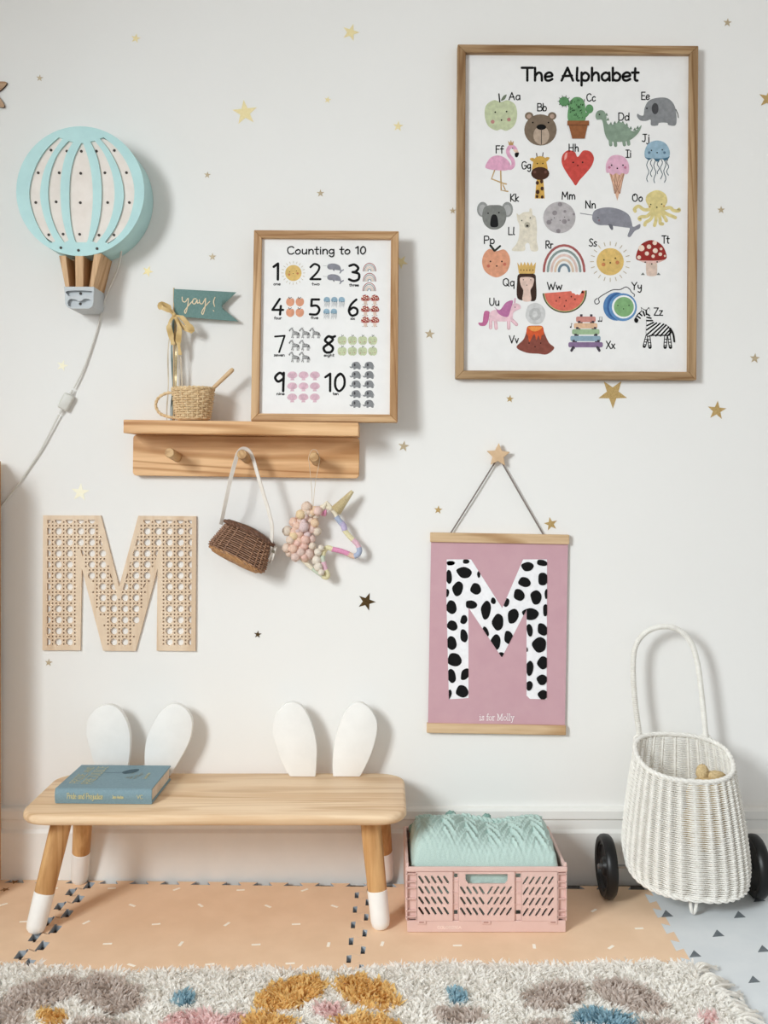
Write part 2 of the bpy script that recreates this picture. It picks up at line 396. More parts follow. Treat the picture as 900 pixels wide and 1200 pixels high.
# skirting: tall flat board with a stepped moulding on top
zt = P(0, 947, .014).z; zs = P(0, 974, .014).z
prof = [(0, 0), (-.016, 0), (-.016, zs-.004), (-.013, zs), (-.0105, zs+.003), (-.0105, zs+.022), (-.014, zs+.026), (-.014, zt-.007), (-.011, zt-.002), (-.006, zt), (0, zt)]
mb = MB(); nP = len(prof); mb.add([(x, y, z) for x in (-2.2, 2.4) for y, z in prof], [tuple(range(nP)), tuple(range(2*nP-1, nP-1, -1))]+[(i, (i+1) % nP, nP+(i+1) % nP, nP+i) for i in range(nP)])
tag(build('baseboard_back', mb, M('skirting_gloss', (238, 237, 233), (235, 234, 230), 20, .4), angle=25), 'tall white moulded skirting board', kind='structure')

# ---------------------------------------------------------------- foam tiles
TW, TT, PITCH = .5895, .012, .589/9
ANG = math.radians(-1.5)
O0 = Vector((-.048+.2*.026, 0))           # the seam between the two middle tiles, at the wall
e1 = Vector((math.cos(ANG), math.sin(ANG))); e2 = Vector((math.sin(ANG), -math.cos(ANG)))   # along the wall, out of the wall
def mat_pt(u, v): q = Vector((O0.x, -.042))+e1*u+e2*v; return q
def teeth(t, g, flip, pk=.017, sk=.0045):
    "one toothed edge as (along, across): dovetail teeth stick out by t; each notch has a pocket g deeper at its middle, left open by the mating tooth"
    pts = []; hh = PITCH/2; t2 = t+.0002
    def notch(lo, hi):
        if g <= 0: return [(lo, -t2), (hi, -t2)]
        c = (lo+hi)/2; return [(lo, -t2), (c-pk/2, -t2), (c-pk/2+.002, -t2-g), (c+pk/2, -t2-g*.9), (c+pk/2, -t2), (hi, -t2)]
    for k in range(9):
        a = k*PITCH; e = .0002
        if not flip: pts += [(a-sk+e, t), (a+hh+sk-e, t)]+notch(a+hh-sk-e, a+PITCH+sk+e)
        else: pts += notch(a-sk-e, a+hh+sk+e)+[(a+hh-sk+e, t), (a+PITCH+sk-e, t)]
    return pts
def tile(u0, name_label, cat, top, side, gapL, gapR):
    # u runs along the wall from u0 to u0+TW, v from 0 (wall) to TW
    poly = []
    t = .0078
    # right edge, going out from the wall
    for (a, d) in teeth(t, gapR, False, .028+(.003 if gapR > .01 else 0)): poly.append((u0+TW+d, max(0, min(TW, a))))
    # near edge, from right to left
    for (a, d) in teeth(t, 0, False): poly.append((u0+TW-max(0, min(TW, a)), TW+d))
    # left edge, coming back to the wall
    for (a, d) in reversed(teeth(t, gapL, True, .028+(.003 if gapL > .01 else 0))): poly.append((u0-d, max(0, min(TW, a))))
    # wall edge, left to right
    for (a, d) in teeth(t, .0, False): poly.append((u0+max(0, min(TW, a)), -d))
    w2 = [mat_pt(u, v) for u, v in poly]
    n = len(w2); mb = MB()
    vs = [(p.x, p.y, TT) for p in w2]+[(p.x, p.y, .0005) for p in w2]
    mb.add(vs, [tuple(range(n))], 0); k = 0
    mb.add(vs, [tuple(range(2*n-1, n-1, -1))]+[(i, n+i, n+(i+1) % n, (i+1) % n) for i in range(n)], 1)
    c = mat_pt(u0+TW/2, TW/2)
    root = thing('foam_puzzle_mat', (c.x, c.y, 0), name_label, cat, 'interlocking foam floor tiles')
    build('foam_slab', mb, [top, side], root, 0)
    return root
FOAM = M('peach_foam', (240, 205, 170), (234, 198, 162), 14, .75, bmp=.05); FOAMS = M('grey_foam_underside', (176, 184, 192), (166, 174, 182), 30, .8)
FOAMG = M('pale_blue_foam', (218, 223, 226), (212, 218, 222), 14, .75)
tL = tile(-2*TW-.004, 'peach foam floor tile in the left corner printed with brown stars', 'foam tile', FOAM, FOAMS, .006, .012)
tM = tile(-TW, 'peach foam floor tile with white flecks under the bench', 'foam tile', FOAM, FOAMS, .012, .0085)
tR = tile(0, 'peach foam floor tile with white flecks under the pink crate', 'foam tile', FOAM, FOAMS, .0085, 0.0)
tG = tile(TW, 'pale blue grey foam floor tile with dark triangles under the wicker trolley', 'foam tile', FOAMG, FOAMG, 0.0, .004)
# printed marks
FLECK = M('white_print', (255, 248, 236), (252, 243, 228), 200, .8); TRI = M('slate_print', (110, 118, 124), (98, 106, 112), 90, .8); STARB = M('brown_print', (150, 108, 66), (136, 96, 58), 90, .8)
def flat(name, poly, parent, m, z=TT+.0003):
    k = len(poly); mb = MB(); mb.add([(p[0], p[1], z) for p in poly]+[(p[0], p[1], z-.0006) for p in poly], [tuple(range(k)), tuple(range(2*k-1, k-1, -1))]+[(i, k+i, k+(i+1) % k, (i+1) % k) for i in range(k)])
    return build(name, mb, m, parent, 0)
def fleck(px, py, ang, parent, L=.0165):
    c = G(px, py); d = Vector((math.cos(ang), math.sin(ang)))*L/2; q = Vector((-math.sin(ang), math.cos(ang)))*.0028
    c = Vector((c.x, c.y)); flat('printed_fleck', [c+d+q, c-d+q, c-d-q, c+d-q], parent, FLECK)
for px, py, a in ((63, 1041, .1), (4, 1060, .7), (28, 1080, .15)): fleck(px, py, a, tL)
for px, py, a in ((131, 1041, .1), (207, 1042, .8), (282, 1043, .1), (357, 1043, .7), (155, 1061, -.6), (235, 1061, -.9), (314, 1062, -.7), (392, 1062, -.6), (101, 1081, 1.0),
                  (183, 1083, .2), (266, 1083, 1.1), (347, 1083, .1), (126, 1106, .1), (212, 1106, 1.4), (300, 1107, .1), (385, 1107, 1.5), (64, 1131, .1), (154, 1131, -.5), (246, 1130, .2), (340, 1129, .1)): fleck(px, py, a, tM)
for px, py, a in ((696, 1067, .8), (749, 1088, .1), (716, 1110, .8), (536, 1108, .05), (626, 1109, 1.5), (448, 1106, 1.4), (672, 1128, .2), (560, 1127, .3)): fleck(px, py, a, tR)
for px, py in ((782, 1071), (867, 1072), (842, 1094), (815, 1118), (884, 1148), (890, 1053), (895, 1112)):
    a, b_, c = G(px-7, py+4), G(px-2, py-4.5), G(px+7, py+3); flat('printed_triangle', [a.xy, c.xy, b_.xy], tG, TRI)
for px, py in ((17, 1033.5), (6, 1042.5)):
    c = G(px, py); flat('printed_star', star(c.x, c.y, .011, .5), tL, STARB)

# ---------------------------------------------------------------- pine bookcase at the left edge
xr = (5-450)/545.0
bk = thing('pine_bookcase', (xr-.3, -.2, TT), 'light pine bookcase standing against the wall at the left edge', 'bookcase')
zb = P(5, 540, .01).z
for x in (xr-.009, xr-.6+.009): build('side_panel', MB().box((x, -.095, (zb+TT+.0005)/2), (.018, .16, zb-TT-.0005)), PINE_Z, bk, bevel=.003)
for z in (.06, .34, .62, zb-.03): build('shelf', MB().box((xr-.3, -.095, z), (.563, .15, .018)), PINE, bk, bevel=.002)
build('back_panel', MB().box((xr-.3, -.0185, zb/2+.02), (.563, .003, zb-.09)), PINE_Z, bk)

# ---------------------------------------------------------------- framed posters
def framed(name, cxp, cyp, o, wd, ht, rail, dep, mats, label, rotz=0, lean=0, yaw=0):
    root = thing(name, P(cxp, cyp, o), label, 'framed poster', None)
    root.rotation_euler = (lean, rotz, yaw)
    hw, hh = wd/2, ht/2
    for k, (pts, m) in enumerate(((((-hw, hh), (hw, hh), (hw-rail, hh-rail), (-hw+rail, hh-rail)), mats[0]), (((-hw, -hh), (hw, -hh), (hw-rail, -hh+rail), (-hw+rail, -hh+rail)), mats[0]),
                   (((-hw, -hh), (-hw, hh), (-hw+rail, hh-rail), (-hw+rail, -hh+rail)), mats[1]), (((hw, -hh), (hw, hh), (hw-rail, hh-rail), (hw-rail, -hh+rail)), mats[1]))):
        build('frame_rail', MB().prism(pts, 0, dep), m, root, 0, True, bevel=.0012, seg=1)
    sh = build('print_sheet', MB().box((0, dep*.62, 0), (wd-2*rail+.002, .002, ht-2*rail+.002)), PAPER, root, 0, True)
    return root, sh
alpha, aS = framed('framed_alphabet_poster', 676.3, 248.6, .022, .5125, .7115, .0175, .0218, (OAK, OAK_Z), 'large oak framed poster of the alphabet with painted animals', math.radians(.35))
A = Art(alpha, .022-.0218*.62+.001, -(.0218*.62-.001))
count, cS = framed('framed_counting_poster', 381.2, 381.5, .062, .3045, .4035, .0165, .018, (OAKB, OAKB_Z), 'smaller oak framed counting poster standing on the wooden shelf', math.radians(.45), math.radians(-3.5))
C = Art(count, .062-.01, -(.018*.62-.001))

# motifs; coordinates relative to the motif's middle in thirds of an alphabet pixel
def m_apple(a, cx, cy, k, face=True):
    a.at(cx, cy, k); g = (196, 205, 165)
    a.sm([(0, -48), (-25, -54), (-52, -36), (-57, 0), (-45, 36), (-18, 52), (0, 48), (20, 53), (46, 36), (57, 0), (50, -38), (24, -54)], g)
    a.line([(-4, -48), (-7, -76)], 5, (52, 54, 50)); a.sm([(0, -52), (8, -68), (20, -74), (14, -58)], (110, 122, 100))
    if face:
        for x, y, r, c in ((-20, -12, 3, BLACK), (20, -14, 3, BLACK), (2, 16, 3, BLACK), (-29, 22, 7, (190, 130, 125)), (28, 14, 7, (190, 130, 125))): a.ell(x, y, r, r, c, n=8)
def m_elephant(a, cx, cy, k):
    a.at(cx, cy, k); g = (138, 140, 143)
    S = lambda L: [(x-722, y-258) for x, y in L]
    a.sm(S([(650, 276), (651, 265), (660, 270), (672, 270), (676, 245), (690, 220), (720, 209), (755, 210), (778, 230), (787, 262), (786, 304), (760, 305), (755, 297), (727, 297), (722, 306), (699, 306), (697, 286), (682, 290), (662, 289)]), g, 4)
    a.ell(-9, -11, 12, 20, (72, 72, 75)); a.line(S([(786, 250), (793, 266), (795, 279)]), 3, (60, 60, 60)); a.ell(-38, -12, 3, 3, BLACK, n=8)
def m_jelly(a, cx, cy, k):
    a.at(cx, cy, k); S = lambda L: [(x-720, y-430) for x, y in L]
    for x, e in ((687, 508), (700, 490), (712, 512), (724, 480), (735, 498), (747, 510), (757, 485)):
        a.line([(x-720+4*math.sin(i*1.3+x), -4+(e-430)*i/8) for i in range(9)], 2.6, (62, 84, 100))
    a.sm(S([(680, 412), (690, 428), (705, 422), (720, 434), (735, 424), (750, 430), (760, 412)]), (74, 114, 138), 4)
    a.sm(S([(677, 416), (678, 390), (692, 368), (720, 359), (748, 368), (763, 392), (763, 414), (745, 421), (720, 423), (695, 421)]), (150, 182, 202), 4)
    for x, y, r, c in ((-20, -36, 2.6, BLACK), (18, -38, 2.6, BLACK), (0, -28, 2.6, BLACK), (-28, -28, 5, (90, 120, 145)), (26, -28, 5, (90, 120, 145))): a.ell(x, y, r, r, c, n=8)
def m_narwhal(a, cx, cy, k):
    a.at(cx, cy, k*.5); S = lambda L: [(x-270, y-225) for x, y in L]
    a.line(S([(60, 180), (148, 193)]), 6, (150, 150, 155))
    a.sm(S([(145, 195), (165, 158), (240, 138), (330, 150), (400, 190), (422, 245), (428, 272), (445, 272), (480, 255), (478, 285), (442, 305), (412, 345), (392, 338), (408, 288), (380, 280), (250, 264), (190, 262), (150, 235)]), (142, 142, 152), 4)
    a.sm(S([(258, 258), (285, 262), (290, 292), (276, 294)]), (112, 112, 122)); a.ell(-85, -15, 4, 4, BLACK, n=8); a.ell(-78, 5, 7, 7, (150, 110, 120), n=8)
def m_rainbow(a, cx, cy, k):
    a.at(cx, cy, k)
    for r, c in ((71, (172, 92, 90)), (57, (142, 158, 154)), (44, (226, 196, 186)), (31, (222, 196, 172)), (18, (112, 134, 150))):
        a.line([(r*math.cos(PI*i/14), 40-r*1.28*math.sin(PI*i/14)) for i in range(15)], 8.5, c)
def m_sun(a, cx, cy, k):
    a.at(cx, cy, k); a.ell(0, 0, 48, 48, (226, 188, 108), n=28)
    for i in range(20):
        t = 2*PI*i/20; a.line([(58*math.cos(t), 58*math.sin(t)), (70*math.cos(t), 70*math.sin(t))], 2.4, (190, 172, 140))
    for x, y, r, c in ((-22, -6, 2.6, BLACK), (18, -12, 2.6, BLACK), (0, 4, 2.6, BLACK), (-24, 10, 7, (206, 130, 80)), (25, 3, 7, (206, 130, 80))): a.ell(x, y, r, r, c, n=8)
def m_toadstool(a, cx, cy, k, small=False):
    a.at(cx, cy, k); S = lambda L: [((x-560)/2, (y-495)/2) for x, y in L]
    for x in (500, 610): a.poly(S([(x-15, 614), (x+15, 614), (x, 596)]), (120, 122, 118))
    a.sm(S([(528, 505), (592, 505), (600, 600), (585, 620), (540, 620), (524, 600)]), (222, 196, 180), 4)
    a.sm(S([(458, 500), (520, 530), (600, 530), (662, 498), (600, 480), (520, 480)]), (226, 186, 176), 4)
    a.sm(S([(456, 505), (458, 455), (490, 397), (560, 368), (630, 400), (662, 458), (662, 500), (600, 512), (520, 512)]), (160, 46, 42), 4)
    for x, y, r in ((490, 425, 22), (543, 415, 16), (587, 443, 18), (628, 430, 10), (528, 463, 15), (622, 468, 13), (572, 482, 12), (473, 490, 14), (583, 388, 16), (655, 480, 8)): a.ell(*S([(x, y)])[0], r/2, r/2, (240, 214, 196), n=12)
    if not small:
        for x, y in ((516, 524), (600, 522), (562, 536)): a.ell(*S([(x, y)])[0], 2.6, 2.6, BLACK, n=8)
def m_zebra(a, cx, cy, k, fine=True):
    a.at(cx, cy, k*.5); S = lambda L: [(x-640, y-385) for x, y in L]
    wh = (236, 235, 234)
    for x0, y0, x1, y1 in ((590, 440, 570, 515), (600, 440, 610, 522), (722, 435, 716, 522), (742, 435, 754, 522)): a.line(S([(x0, y0), (x1, y1)]), 24, BLACK); a.line(S([(x0, y0), (x1+(x0-x1)*.12, y1+(y0-y1)*.12)]), 11, wh)
    if fine:
        for x0, y0, x1, y1 in ((590, 440, 570, 515), (600, 440, 610, 522), (722, 435, 716, 522), (742, 435, 754, 522)):
            for t in (.35, .6, .85): a.line(S([(x0+(x1-x0)*t-10, y0+(y1-y0)*t), (x0+(x1-x0)*t+10, y0+(y1-y0)*t)]), 6, BLACK)
    body = S([(500, 330), (520, 290), (548, 264), (545, 240), (562, 252), (585, 258), (600, 240), (610, 262), (605, 292), (632, 345), (690, 352), (735, 372), (755, 402), (750, 440), (700, 442), (620, 442), (592, 450), (580, 420), (582, 322), (552, 340), (515, 348)])
    cxm = sum(p[0] for p in body)/len(body); cym = sum(p[1] for p in body)/len(body)
    a.sm(body, BLACK, 3); a.sm([(x+(cxm-x)*.07, y+(cym-y)*.08) for x, y in body], wh, 3)
    for L in (((592, 290), (606, 300)), ((588, 312), (616, 318)), ((586, 335), (626, 335)), ((588, 370), (634, 348)), ((586, 400), (655, 352)), ((590, 432), (680, 354)), ((618, 440), (705, 360)), ((650, 442), (722, 366)), ((682, 442), (740, 380)), ((712, 440), (752, 398)), ((735, 440), (755, 418)), ((535, 285), (552, 300)), ((560, 270), (572, 300)), ((582, 262), (584, 292)), ((522, 305), (540, 318))): a.line(S(L), 11, BLACK)
    a.sm(S([(498, 325), (512, 315), (528, 330), (518, 350), (502, 345)]), BLACK, 3); a.line(S([(752, 390), (772, 430), (780, 482)]), 12, BLACK, True)
def m_peach(a, cx, cy, k, face=True):
    a.at(cx, cy, k)
    a.sm([(0, -42), (-24, -50), (-44, -30), (-49, 2), (-36, 32), (0, 50), (34, 34), (48, 4), (46, -26), (28, -48)], (226, 156, 122), 4)
    a.line([(-6, -44), (-20, -62)], 8, (46, 50, 44)); a.line([(-4, -44), (14, -60)], 7, (46, 50, 44))
    if face:
        for x, y, r, c in ((-20, -6, 3, BLACK), (20, -6, 3, BLACK), (2, 10, 3, BLACK), (-27, 10, 6, (208, 110, 90)), (30, 4, 6, (208, 110, 90))): a.ell(x, y, r, r, c, n=8)
def m_shell(a, cx, cy, k):
    a.at(cx, cy, k); c = (226, 188, 202)
    a.sm([(-52, 2), (-46, -24), (-24, -42), (0, -46), (26, -42), (46, -24), (52, 2), (26, 24), (0, 28), (-26, 24)], c, 4); a.poly([(-12, 20), (12, 20), (22, 46), (-22, 46)], c)
    for t in (-36, -18, 0, 18, 36): a.line([(t*.3, 22), (t, -32)], 3, (204, 158, 176))

# --- alphabet sheet
A.text('The Alphabet', 611, 94.5, 15, 2.9, BLACK, 138); A.done('printed_title', aS)
for s, x0, x1, bs in (('Aa', 596, 610, 117), ('Bb', 629, 641, 130), ('Cc', 687, 698, 118.5), ('Dd', 724, 738, 141), ('Ee', 751, 761.5, 116.7), ('Ff', 580.5, 590, 179.5), ('Gg', 611, 622.5, 198), ('Hh', 666, 678.5, 177.5), ('Ii', 733, 740, 184.5), ('Jj', 752, 761, 166),
    ('Kk', 597.5, 608, 236), ('Mm', 658, 674.5, 233.5), ('Nn', 685.5, 698.5, 244), ('Oo', 740.5, 753.5, 236), ('Ll', 595, 603.5, 275), ('Pp', 566.5, 580, 285.5), ('Rr', 639, 648, 291), ('Ss', 690, 699.5, 288.5), ('Tt', 775.5, 784.5, 285), ('Qq', 589, 603.5, 335),
    ('Ww', 641, 659, 339.5), ('Yy', 740, 752.5, 339.5), ('Uu', 573, 585.5, 358), ('Vv', 596.5, 608, 402), ('Xx', 710, 721, 408.5), ('Zz', 766, 777, 369.5)):
    A.text(s, x0, bs, 8.6, 1.3, BLACK, x1-x0); A.done('printed_letters', aS)
m_apple(A, 587, 135.5, 1/3); A.done('printed_apple', aS)
A.at(530, 45, 1/3); br = (126, 108, 90)
for x in (270, 351): A.ell(x, 273, 15, 14, br); A.ell(x, 274, 8, 8, (188, 160, 142))
A.ell(310, 322, 57, 55, br, n=28).ell(313, 341, 28, 33, (186, 164, 144)).ell(313, 312, 17, 10, BLACK).line([(313, 318), (313, 372)], 2.5, (50, 40, 36)).ell(283, 296, 3, 3, BLACK).ell(338, 296, 3, 3, BLACK); A.done('printed_bear', aS)
A.at(530, 45, 1/3); gr = (96, 150, 98)
A.sm([(405, 215), (420, 235), (440, 250), (430, 262), (408, 242)], gr).ell(393, 222, 18, 17, gr).ell(482, 248, 14, 16, gr).sm([(462, 262), (482, 262), (470, 278), (455, 276)], gr).sm([(410, 292), (408, 245), (420, 214), (440, 206), (460, 216), (468, 248), (464, 292)], (104, 158, 104))
for i in range(34):
    x, y = random.uniform(412, 464), random.uniform(215, 285); A.line([(x, y), (x+2, y-4)], 2, (40, 66, 42))
for i in range(10):
    t = 2*PI*i/10; A.line([(393+16*math.cos(t), 222+15*math.sin(t)), (393+22*math.cos(t), 222+21*math.sin(t))], 2, (40, 66, 42))
A.poly([(404, 290), (480, 290), (480, 306), (475, 306), (465, 353), (421, 353), (409, 306), (404, 306)], (152, 92, 54)).line([(405, 306), (479, 306)], 2, (100, 58, 34)); A.done('printed_cactus', aS)
A.at(530, 45, 1/3); dg_ = (136, 158, 138)
for x, y in ((555, 352), (572, 354), (602, 352), (617, 350)): A.line([(x, y), (x+(2 if x < 590 else 3), y+22)], 12, dg_)
for i, (x, y) in enumerate(((541, 268), (546, 285), (556, 300), (570, 297), (584, 293), (598, 296), (612, 304), (626, 316), (640, 320), (650, 314))): A.poly([(x-5, y+4), (x+2, y-7), (x+6, y+4)], (110, 132, 112))
A.sm([(503, 270), (512, 255), (530, 254), (541, 270), (544, 298), (560, 304), (590, 295), (613, 306), (632, 326), (650, 320), (665, 305), (656, 330), (634, 352), (612, 362), (575, 364), (550, 360), (536, 335), (530, 300), (524, 286), (508, 286)], dg_, 4).ell(517, 268, 2.6, 2.6, BLACK); A.done('printed_dinosaur', aS)
m_elephant(A, 530+722/3, 45+258/3, 1/3); A.done('printed_elephant', aS)
A.at(530, 45, 1/3); pk = (228, 166, 196); tan_ = (196, 160, 104)
A.line([(150, 460), (138, 494), (180, 510), (190, 512)], 5, tan_).line([(170, 460), (172, 534), (195, 538)], 5, tan_).line([(178, 515), (186, 532)], 4, tan_)
A.line([(185, 452), (204, 456), (214, 446), (212, 428), (200, 412), (195, 396), (202, 382), (215, 382), (223, 392)], 13, pk, True).sm([(116, 450), (134, 420), (165, 412), (195, 428), (206, 454), (188, 464), (150, 463), (126, 459)], pk).sm([(214, 392), (228, 392), (233, 404), (222, 402)], (236, 200, 180)).sm([(220, 404), (234, 402), (230, 416), (222, 417)], BLACK)
A.poly([(199, 376), (196, 360), (203, 367), (206, 357), (210, 367), (216, 360), (214, 376)], (190, 150, 96)).ell(212, 386, 2, 2, BLACK); A.done('printed_flamingo', aS)
A.at(530, 45, 1/3); mu = (214, 166, 74); bn = (74, 44, 32)
A.poly([(297, 495), (320, 495), (325, 563), (290, 563)], mu)
for x, y, r in ((299, 508, 6), (314, 503, 6), (300, 540, 7), (316, 528, 6), (298, 556, 5), (316, 558, 5)): A.ell(x, y, r, r*1.2, bn, n=9)
A.sm([(272, 424), (284, 420), (292, 430), (284, 434)], mu).sm([(342, 420), (330, 418), (324, 428), (332, 433)], mu).line([(298, 420), (296, 404)], 3, bn).line([(317, 418), (319, 402)], 3, bn)
A.sm([(284, 470), (284, 436), (292, 420), (309, 414), (326, 420), (331, 436), (332, 470)], mu).ell(309, 475, 32, 23, bn).ell(290, 470, 5, 5, (110, 70, 60)).ell(328, 470, 5, 5, (110, 70, 60)).ell(299, 440, 2.5, 2.5, BLACK).ell(318, 440, 2.5, 2.5, BLACK); A.done('printed_giraffe', aS)
A.at(530, 45, 1/3).sm([(441, 417), (430, 399), (406, 394), (387, 412), (386, 442), (404, 476), (422, 502), (434, 517), (448, 498), (470, 474), (490, 448), (498, 420), (485, 398), (460, 395)], (212, 74, 66)).sm([(394, 428), (396, 408), (404, 402), (402, 420)], (236, 160, 150))
for x in (425, 458): A.ell(x, 436, 3, 3, BLACK)
A.ell(441, 447, 3, 2, BLACK); A.done('printed_heart', aS)
A.at(530, 45, 1/3).poly([(552, 474), (607, 474), (580, 571)], (222, 176, 148))
for k_ in (-18, -6, 6, 18): A.line([(580+k_*1.3, 474), (580+k_*.1+8, 545)], 1.6, (170, 118, 92)); A.line([(580+k_*1.3, 474), (580+k_*.1-8, 545)], 1.6, (170, 118, 92))
A.sm([(541, 470), (541, 440), (556, 416), (580, 410), (605, 418), (620, 442), (620, 470), (610, 478), (598, 473), (588, 480), (576, 474), (564, 480), (552, 473)], (228, 176, 200))
for x, y, r, c in ((560, 446, 3, BLACK), (600, 446, 3, BLACK), (580, 457, 3, BLACK), (552, 454, 5, (200, 120, 150)), (608, 454, 5, (200, 120, 150))): A.ell(x, y, r, r, c, n=8)
A.done('printed_ice_cream', aS)
m_jelly(A, 530+240, 45+430/3, 1/3); A.done('printed_jellyfish', aS)
k6 = 1/6.92; A.at(550, 225, k6); gy = (128, 130, 126)
for x in (108, 308): A.ell(x, 142, 46, 62, (150, 152, 150)); A.ell(x, 146, 30, 44, (176, 176, 176))
A.sm([(105, 205), (115, 135), (150, 110), (200, 106), (255, 110), (290, 140), (300, 205), (280, 265), (240, 298), (200, 305), (160, 296), (122, 260)], gy).sm([(174, 280), (172, 225), (185, 188), (203, 182), (220, 190), (231, 225), (230, 280)], (28, 28, 30)).ell(152, 173, 6, 6, BLACK).ell(240, 168, 6, 6, BLACK); A.done('printed_koala', aS)
A.at(550, 225, k6); ll = (228, 219, 200)
A.sm([(384, 172), (402, 186), (440, 165), (484, 160), (488, 137), (506, 138), (513, 185), (538, 205), (548, 300), (546, 390), (556, 474), (500, 476), (488, 425), (470, 412), (452, 430), (446, 476), (345, 474), (382, 420), (402, 360), (405, 270), (390, 230)], ll, 4).ell(470, 268, 24, 25, (186, 178, 160)).ell(470, 275, 11, 9, (50, 46, 42)).ell(425, 232, 5, 5, BLACK).ell(494, 210, 5, 5, BLACK); A.done('printed_llama', aS)
A.at(550, 225, k6).ell(730, 207, 131, 128, (186, 180, 182), n=32)
for x, y, r in ((735, 100, 18), (692, 170, 20), (775, 158, 12), (645, 246, 20), (770, 240, 20), (722, 316, 18), (806, 228, 9), (665, 226, 8), (846, 180, 10)): A.ell(x, y, r, r, (146, 138, 142), n=12)
for x, y in ((688, 210), (772, 204), (735, 230)): A.ell(x, y, 4, 4, BLACK, n=8)
A.done('printed_moon', aS)
m_narwhal(A, 670+270/6, 220+225/6, 1/3); A.done('printed_narwhal', aS)
A.at(670, 220, 1/6); oc = (224, 206, 138)
for L in (((560, 150), (510, 155), (470, 130), (442, 150), (446, 165)), ((565, 165), (530, 200), (490, 205), (474, 215), (480, 225)), ((575, 175), (555, 220), (520, 245), (514, 262)), ((590, 180), (592, 225), (582, 265)), ((610, 180), (620, 220), (622, 250), (638, 255)), ((625, 170), (650, 205), (665, 232)), ((630, 160), (670, 185), (705, 200), (728, 210)), ((640, 150), (690, 140), (715, 160), (752, 162), (754, 152))): A.line(L, 24, oc, True)
A.sm([(520, 90), (535, 45), (597, 17), (655, 42), (672, 95), (650, 140), (650, 175), (560, 180), (545, 140)], oc)
for x, y, r, c in ((555, 118, 5, BLACK), (632, 116, 5, BLACK), (598, 138, 5, BLACK), (547, 134, 8, (200, 160, 90)), (648, 130, 8, (200, 160, 90))): A.ell(x, y, r, r, c, n=8)
A.done('printed_octopus', aS)
m_peach(A, 581.4, 308.4, 1/3); A.done('printed_peach', aS)
A.at(550, 225, k6).sm([(390, 860), (388, 720), (400, 668), (465, 655), (530, 668), (540, 720), (540, 872), (470, 880)], (62, 42, 34), 4).sm([(410, 700), (440, 690), (490, 690), (524, 705), (515, 760), (495, 800), (500, 880), (432, 880), (438, 800), (418, 760)], (228, 196, 182), 4)
A.poly([(388, 570), (408, 600), (420, 566), (434, 598), (448, 566), (462, 598), (474, 566), (490, 598), (502, 566), (516, 600), (540, 568), (530, 662), (402, 662)], (218, 176, 98))
for x in (418, 442, 466, 490, 516): A.ell(x, 634, 5, 7, (120, 84, 50), n=8)
for x, y in ((438, 712), (498, 712), (466, 756)): A.ell(x, y, 5, 4, BLACK, n=8)
A.done('printed_queen', aS)
m_rainbow(A, 661, 304.5, 1/3); A.done('printed_rainbow', aS)
m_sun(A, 715, 306.7, 1/3); A.done('printed_sun', aS)
m_toadstool(A, 670+560/6, 220+495/6, 1/3); A.done('printed_toadstool', aS)
k8 = 1/6.43; A.at(550, 320, k8); up = (236, 196, 206)
for L in (((162, 345), (160, 412)), ((195, 350), (202, 416)), ((296, 355), (297, 416)), ((312, 345), (355, 388))): A.line(L, 24, (206, 130, 150)); A.line(L, 18, up)
A.sm([(150, 290), (115, 288), (104, 335), (98, 372), (68, 374), (80, 396), (120, 396), (142, 362), (150, 320)], (196, 104, 150), 4).line([(340, 232), (345, 192)], 8, (210, 140, 170))
A.sm([(150, 312), (165, 287), (200, 277), (290, 272), (318, 245), (340, 226), (378, 238), (386, 266), (352, 284), (330, 304), (324, 350), (290, 364), (180, 362), (155, 346)], up, 4).sm([(188, 255), (228, 280), (276, 222), (328, 208), (312, 270), (292, 328), (250, 325), (214, 300), (204, 276)], (190, 112, 162), 4).ell(345, 258, 4, 4, BLACK); A.done('printed_unicorn', aS)
A.at(550, 320, k8).sm([(430, 280), (445, 245), (490, 225), (540, 240), (570, 280), (570, 330), (545, 375), (500, 388), (455, 375), (425, 330)], (206, 206, 206)).ell(495, 310, 45, 48, (188, 188, 188)).ell(492, 310, 22, 24, (210, 210, 210))
A.poly(smooth([(440, 402), (495, 396), (550, 402), (565, 450), (600, 525), (640, 565), (585, 612), (520, 608), (430, 600), (355, 560), (408, 500), (430, 440)], 4), (140, 74, 62)).sm([(440, 402), (495, 398), (550, 402), (560, 460), (545, 470), (535, 505), (520, 470), (505, 505), (490, 460), (470, 490), (452, 520), (440, 470), (430, 450)], (222, 88, 46), 4).sm([(445, 404), (545, 404), (525, 430), (490, 440), (462, 430)], (240, 150, 70), 4)
for x, y in ((450, 528), (538, 528), (495, 555)): A.ell(x, y, 5, 5, BLACK, n=8)
A.done('printed_volcano', aS)
A.at(550, 320, k8); c0 = (718, 142); th = -math.radians(4)
def wm(r, flat): return [(c0[0]+r*math.cos(th+PI*i/24), c0[1]+r*.95*math.sin(th+PI*i/24)) for i in range(25)]
A.poly(wm(167, 0), (70, 60, 40)).poly(wm(158, 0), (180, 190, 130)); A.poly(wm(152, 0)+[(768, 136), (775, 150), (790, 152), (800, 162), (815, 160), (828, 164), (840, 150), (845, 130)][::-1], (228, 110, 92))
A.sm([(768, 128), (775, 150), (790, 152), (800, 164), (815, 160), (828, 166), (840, 150), (848, 122), (800, 116)], (240, 239, 238), 3)
for x, y in ((655, 210), (680, 184), (728, 208), (768, 178), (796, 198), (716, 250)): A.ell(x, y, 5, 7, (90, 40, 36), n=8)
A.done('printed_watermelon', aS)
A.at(660, 320, 1/6)
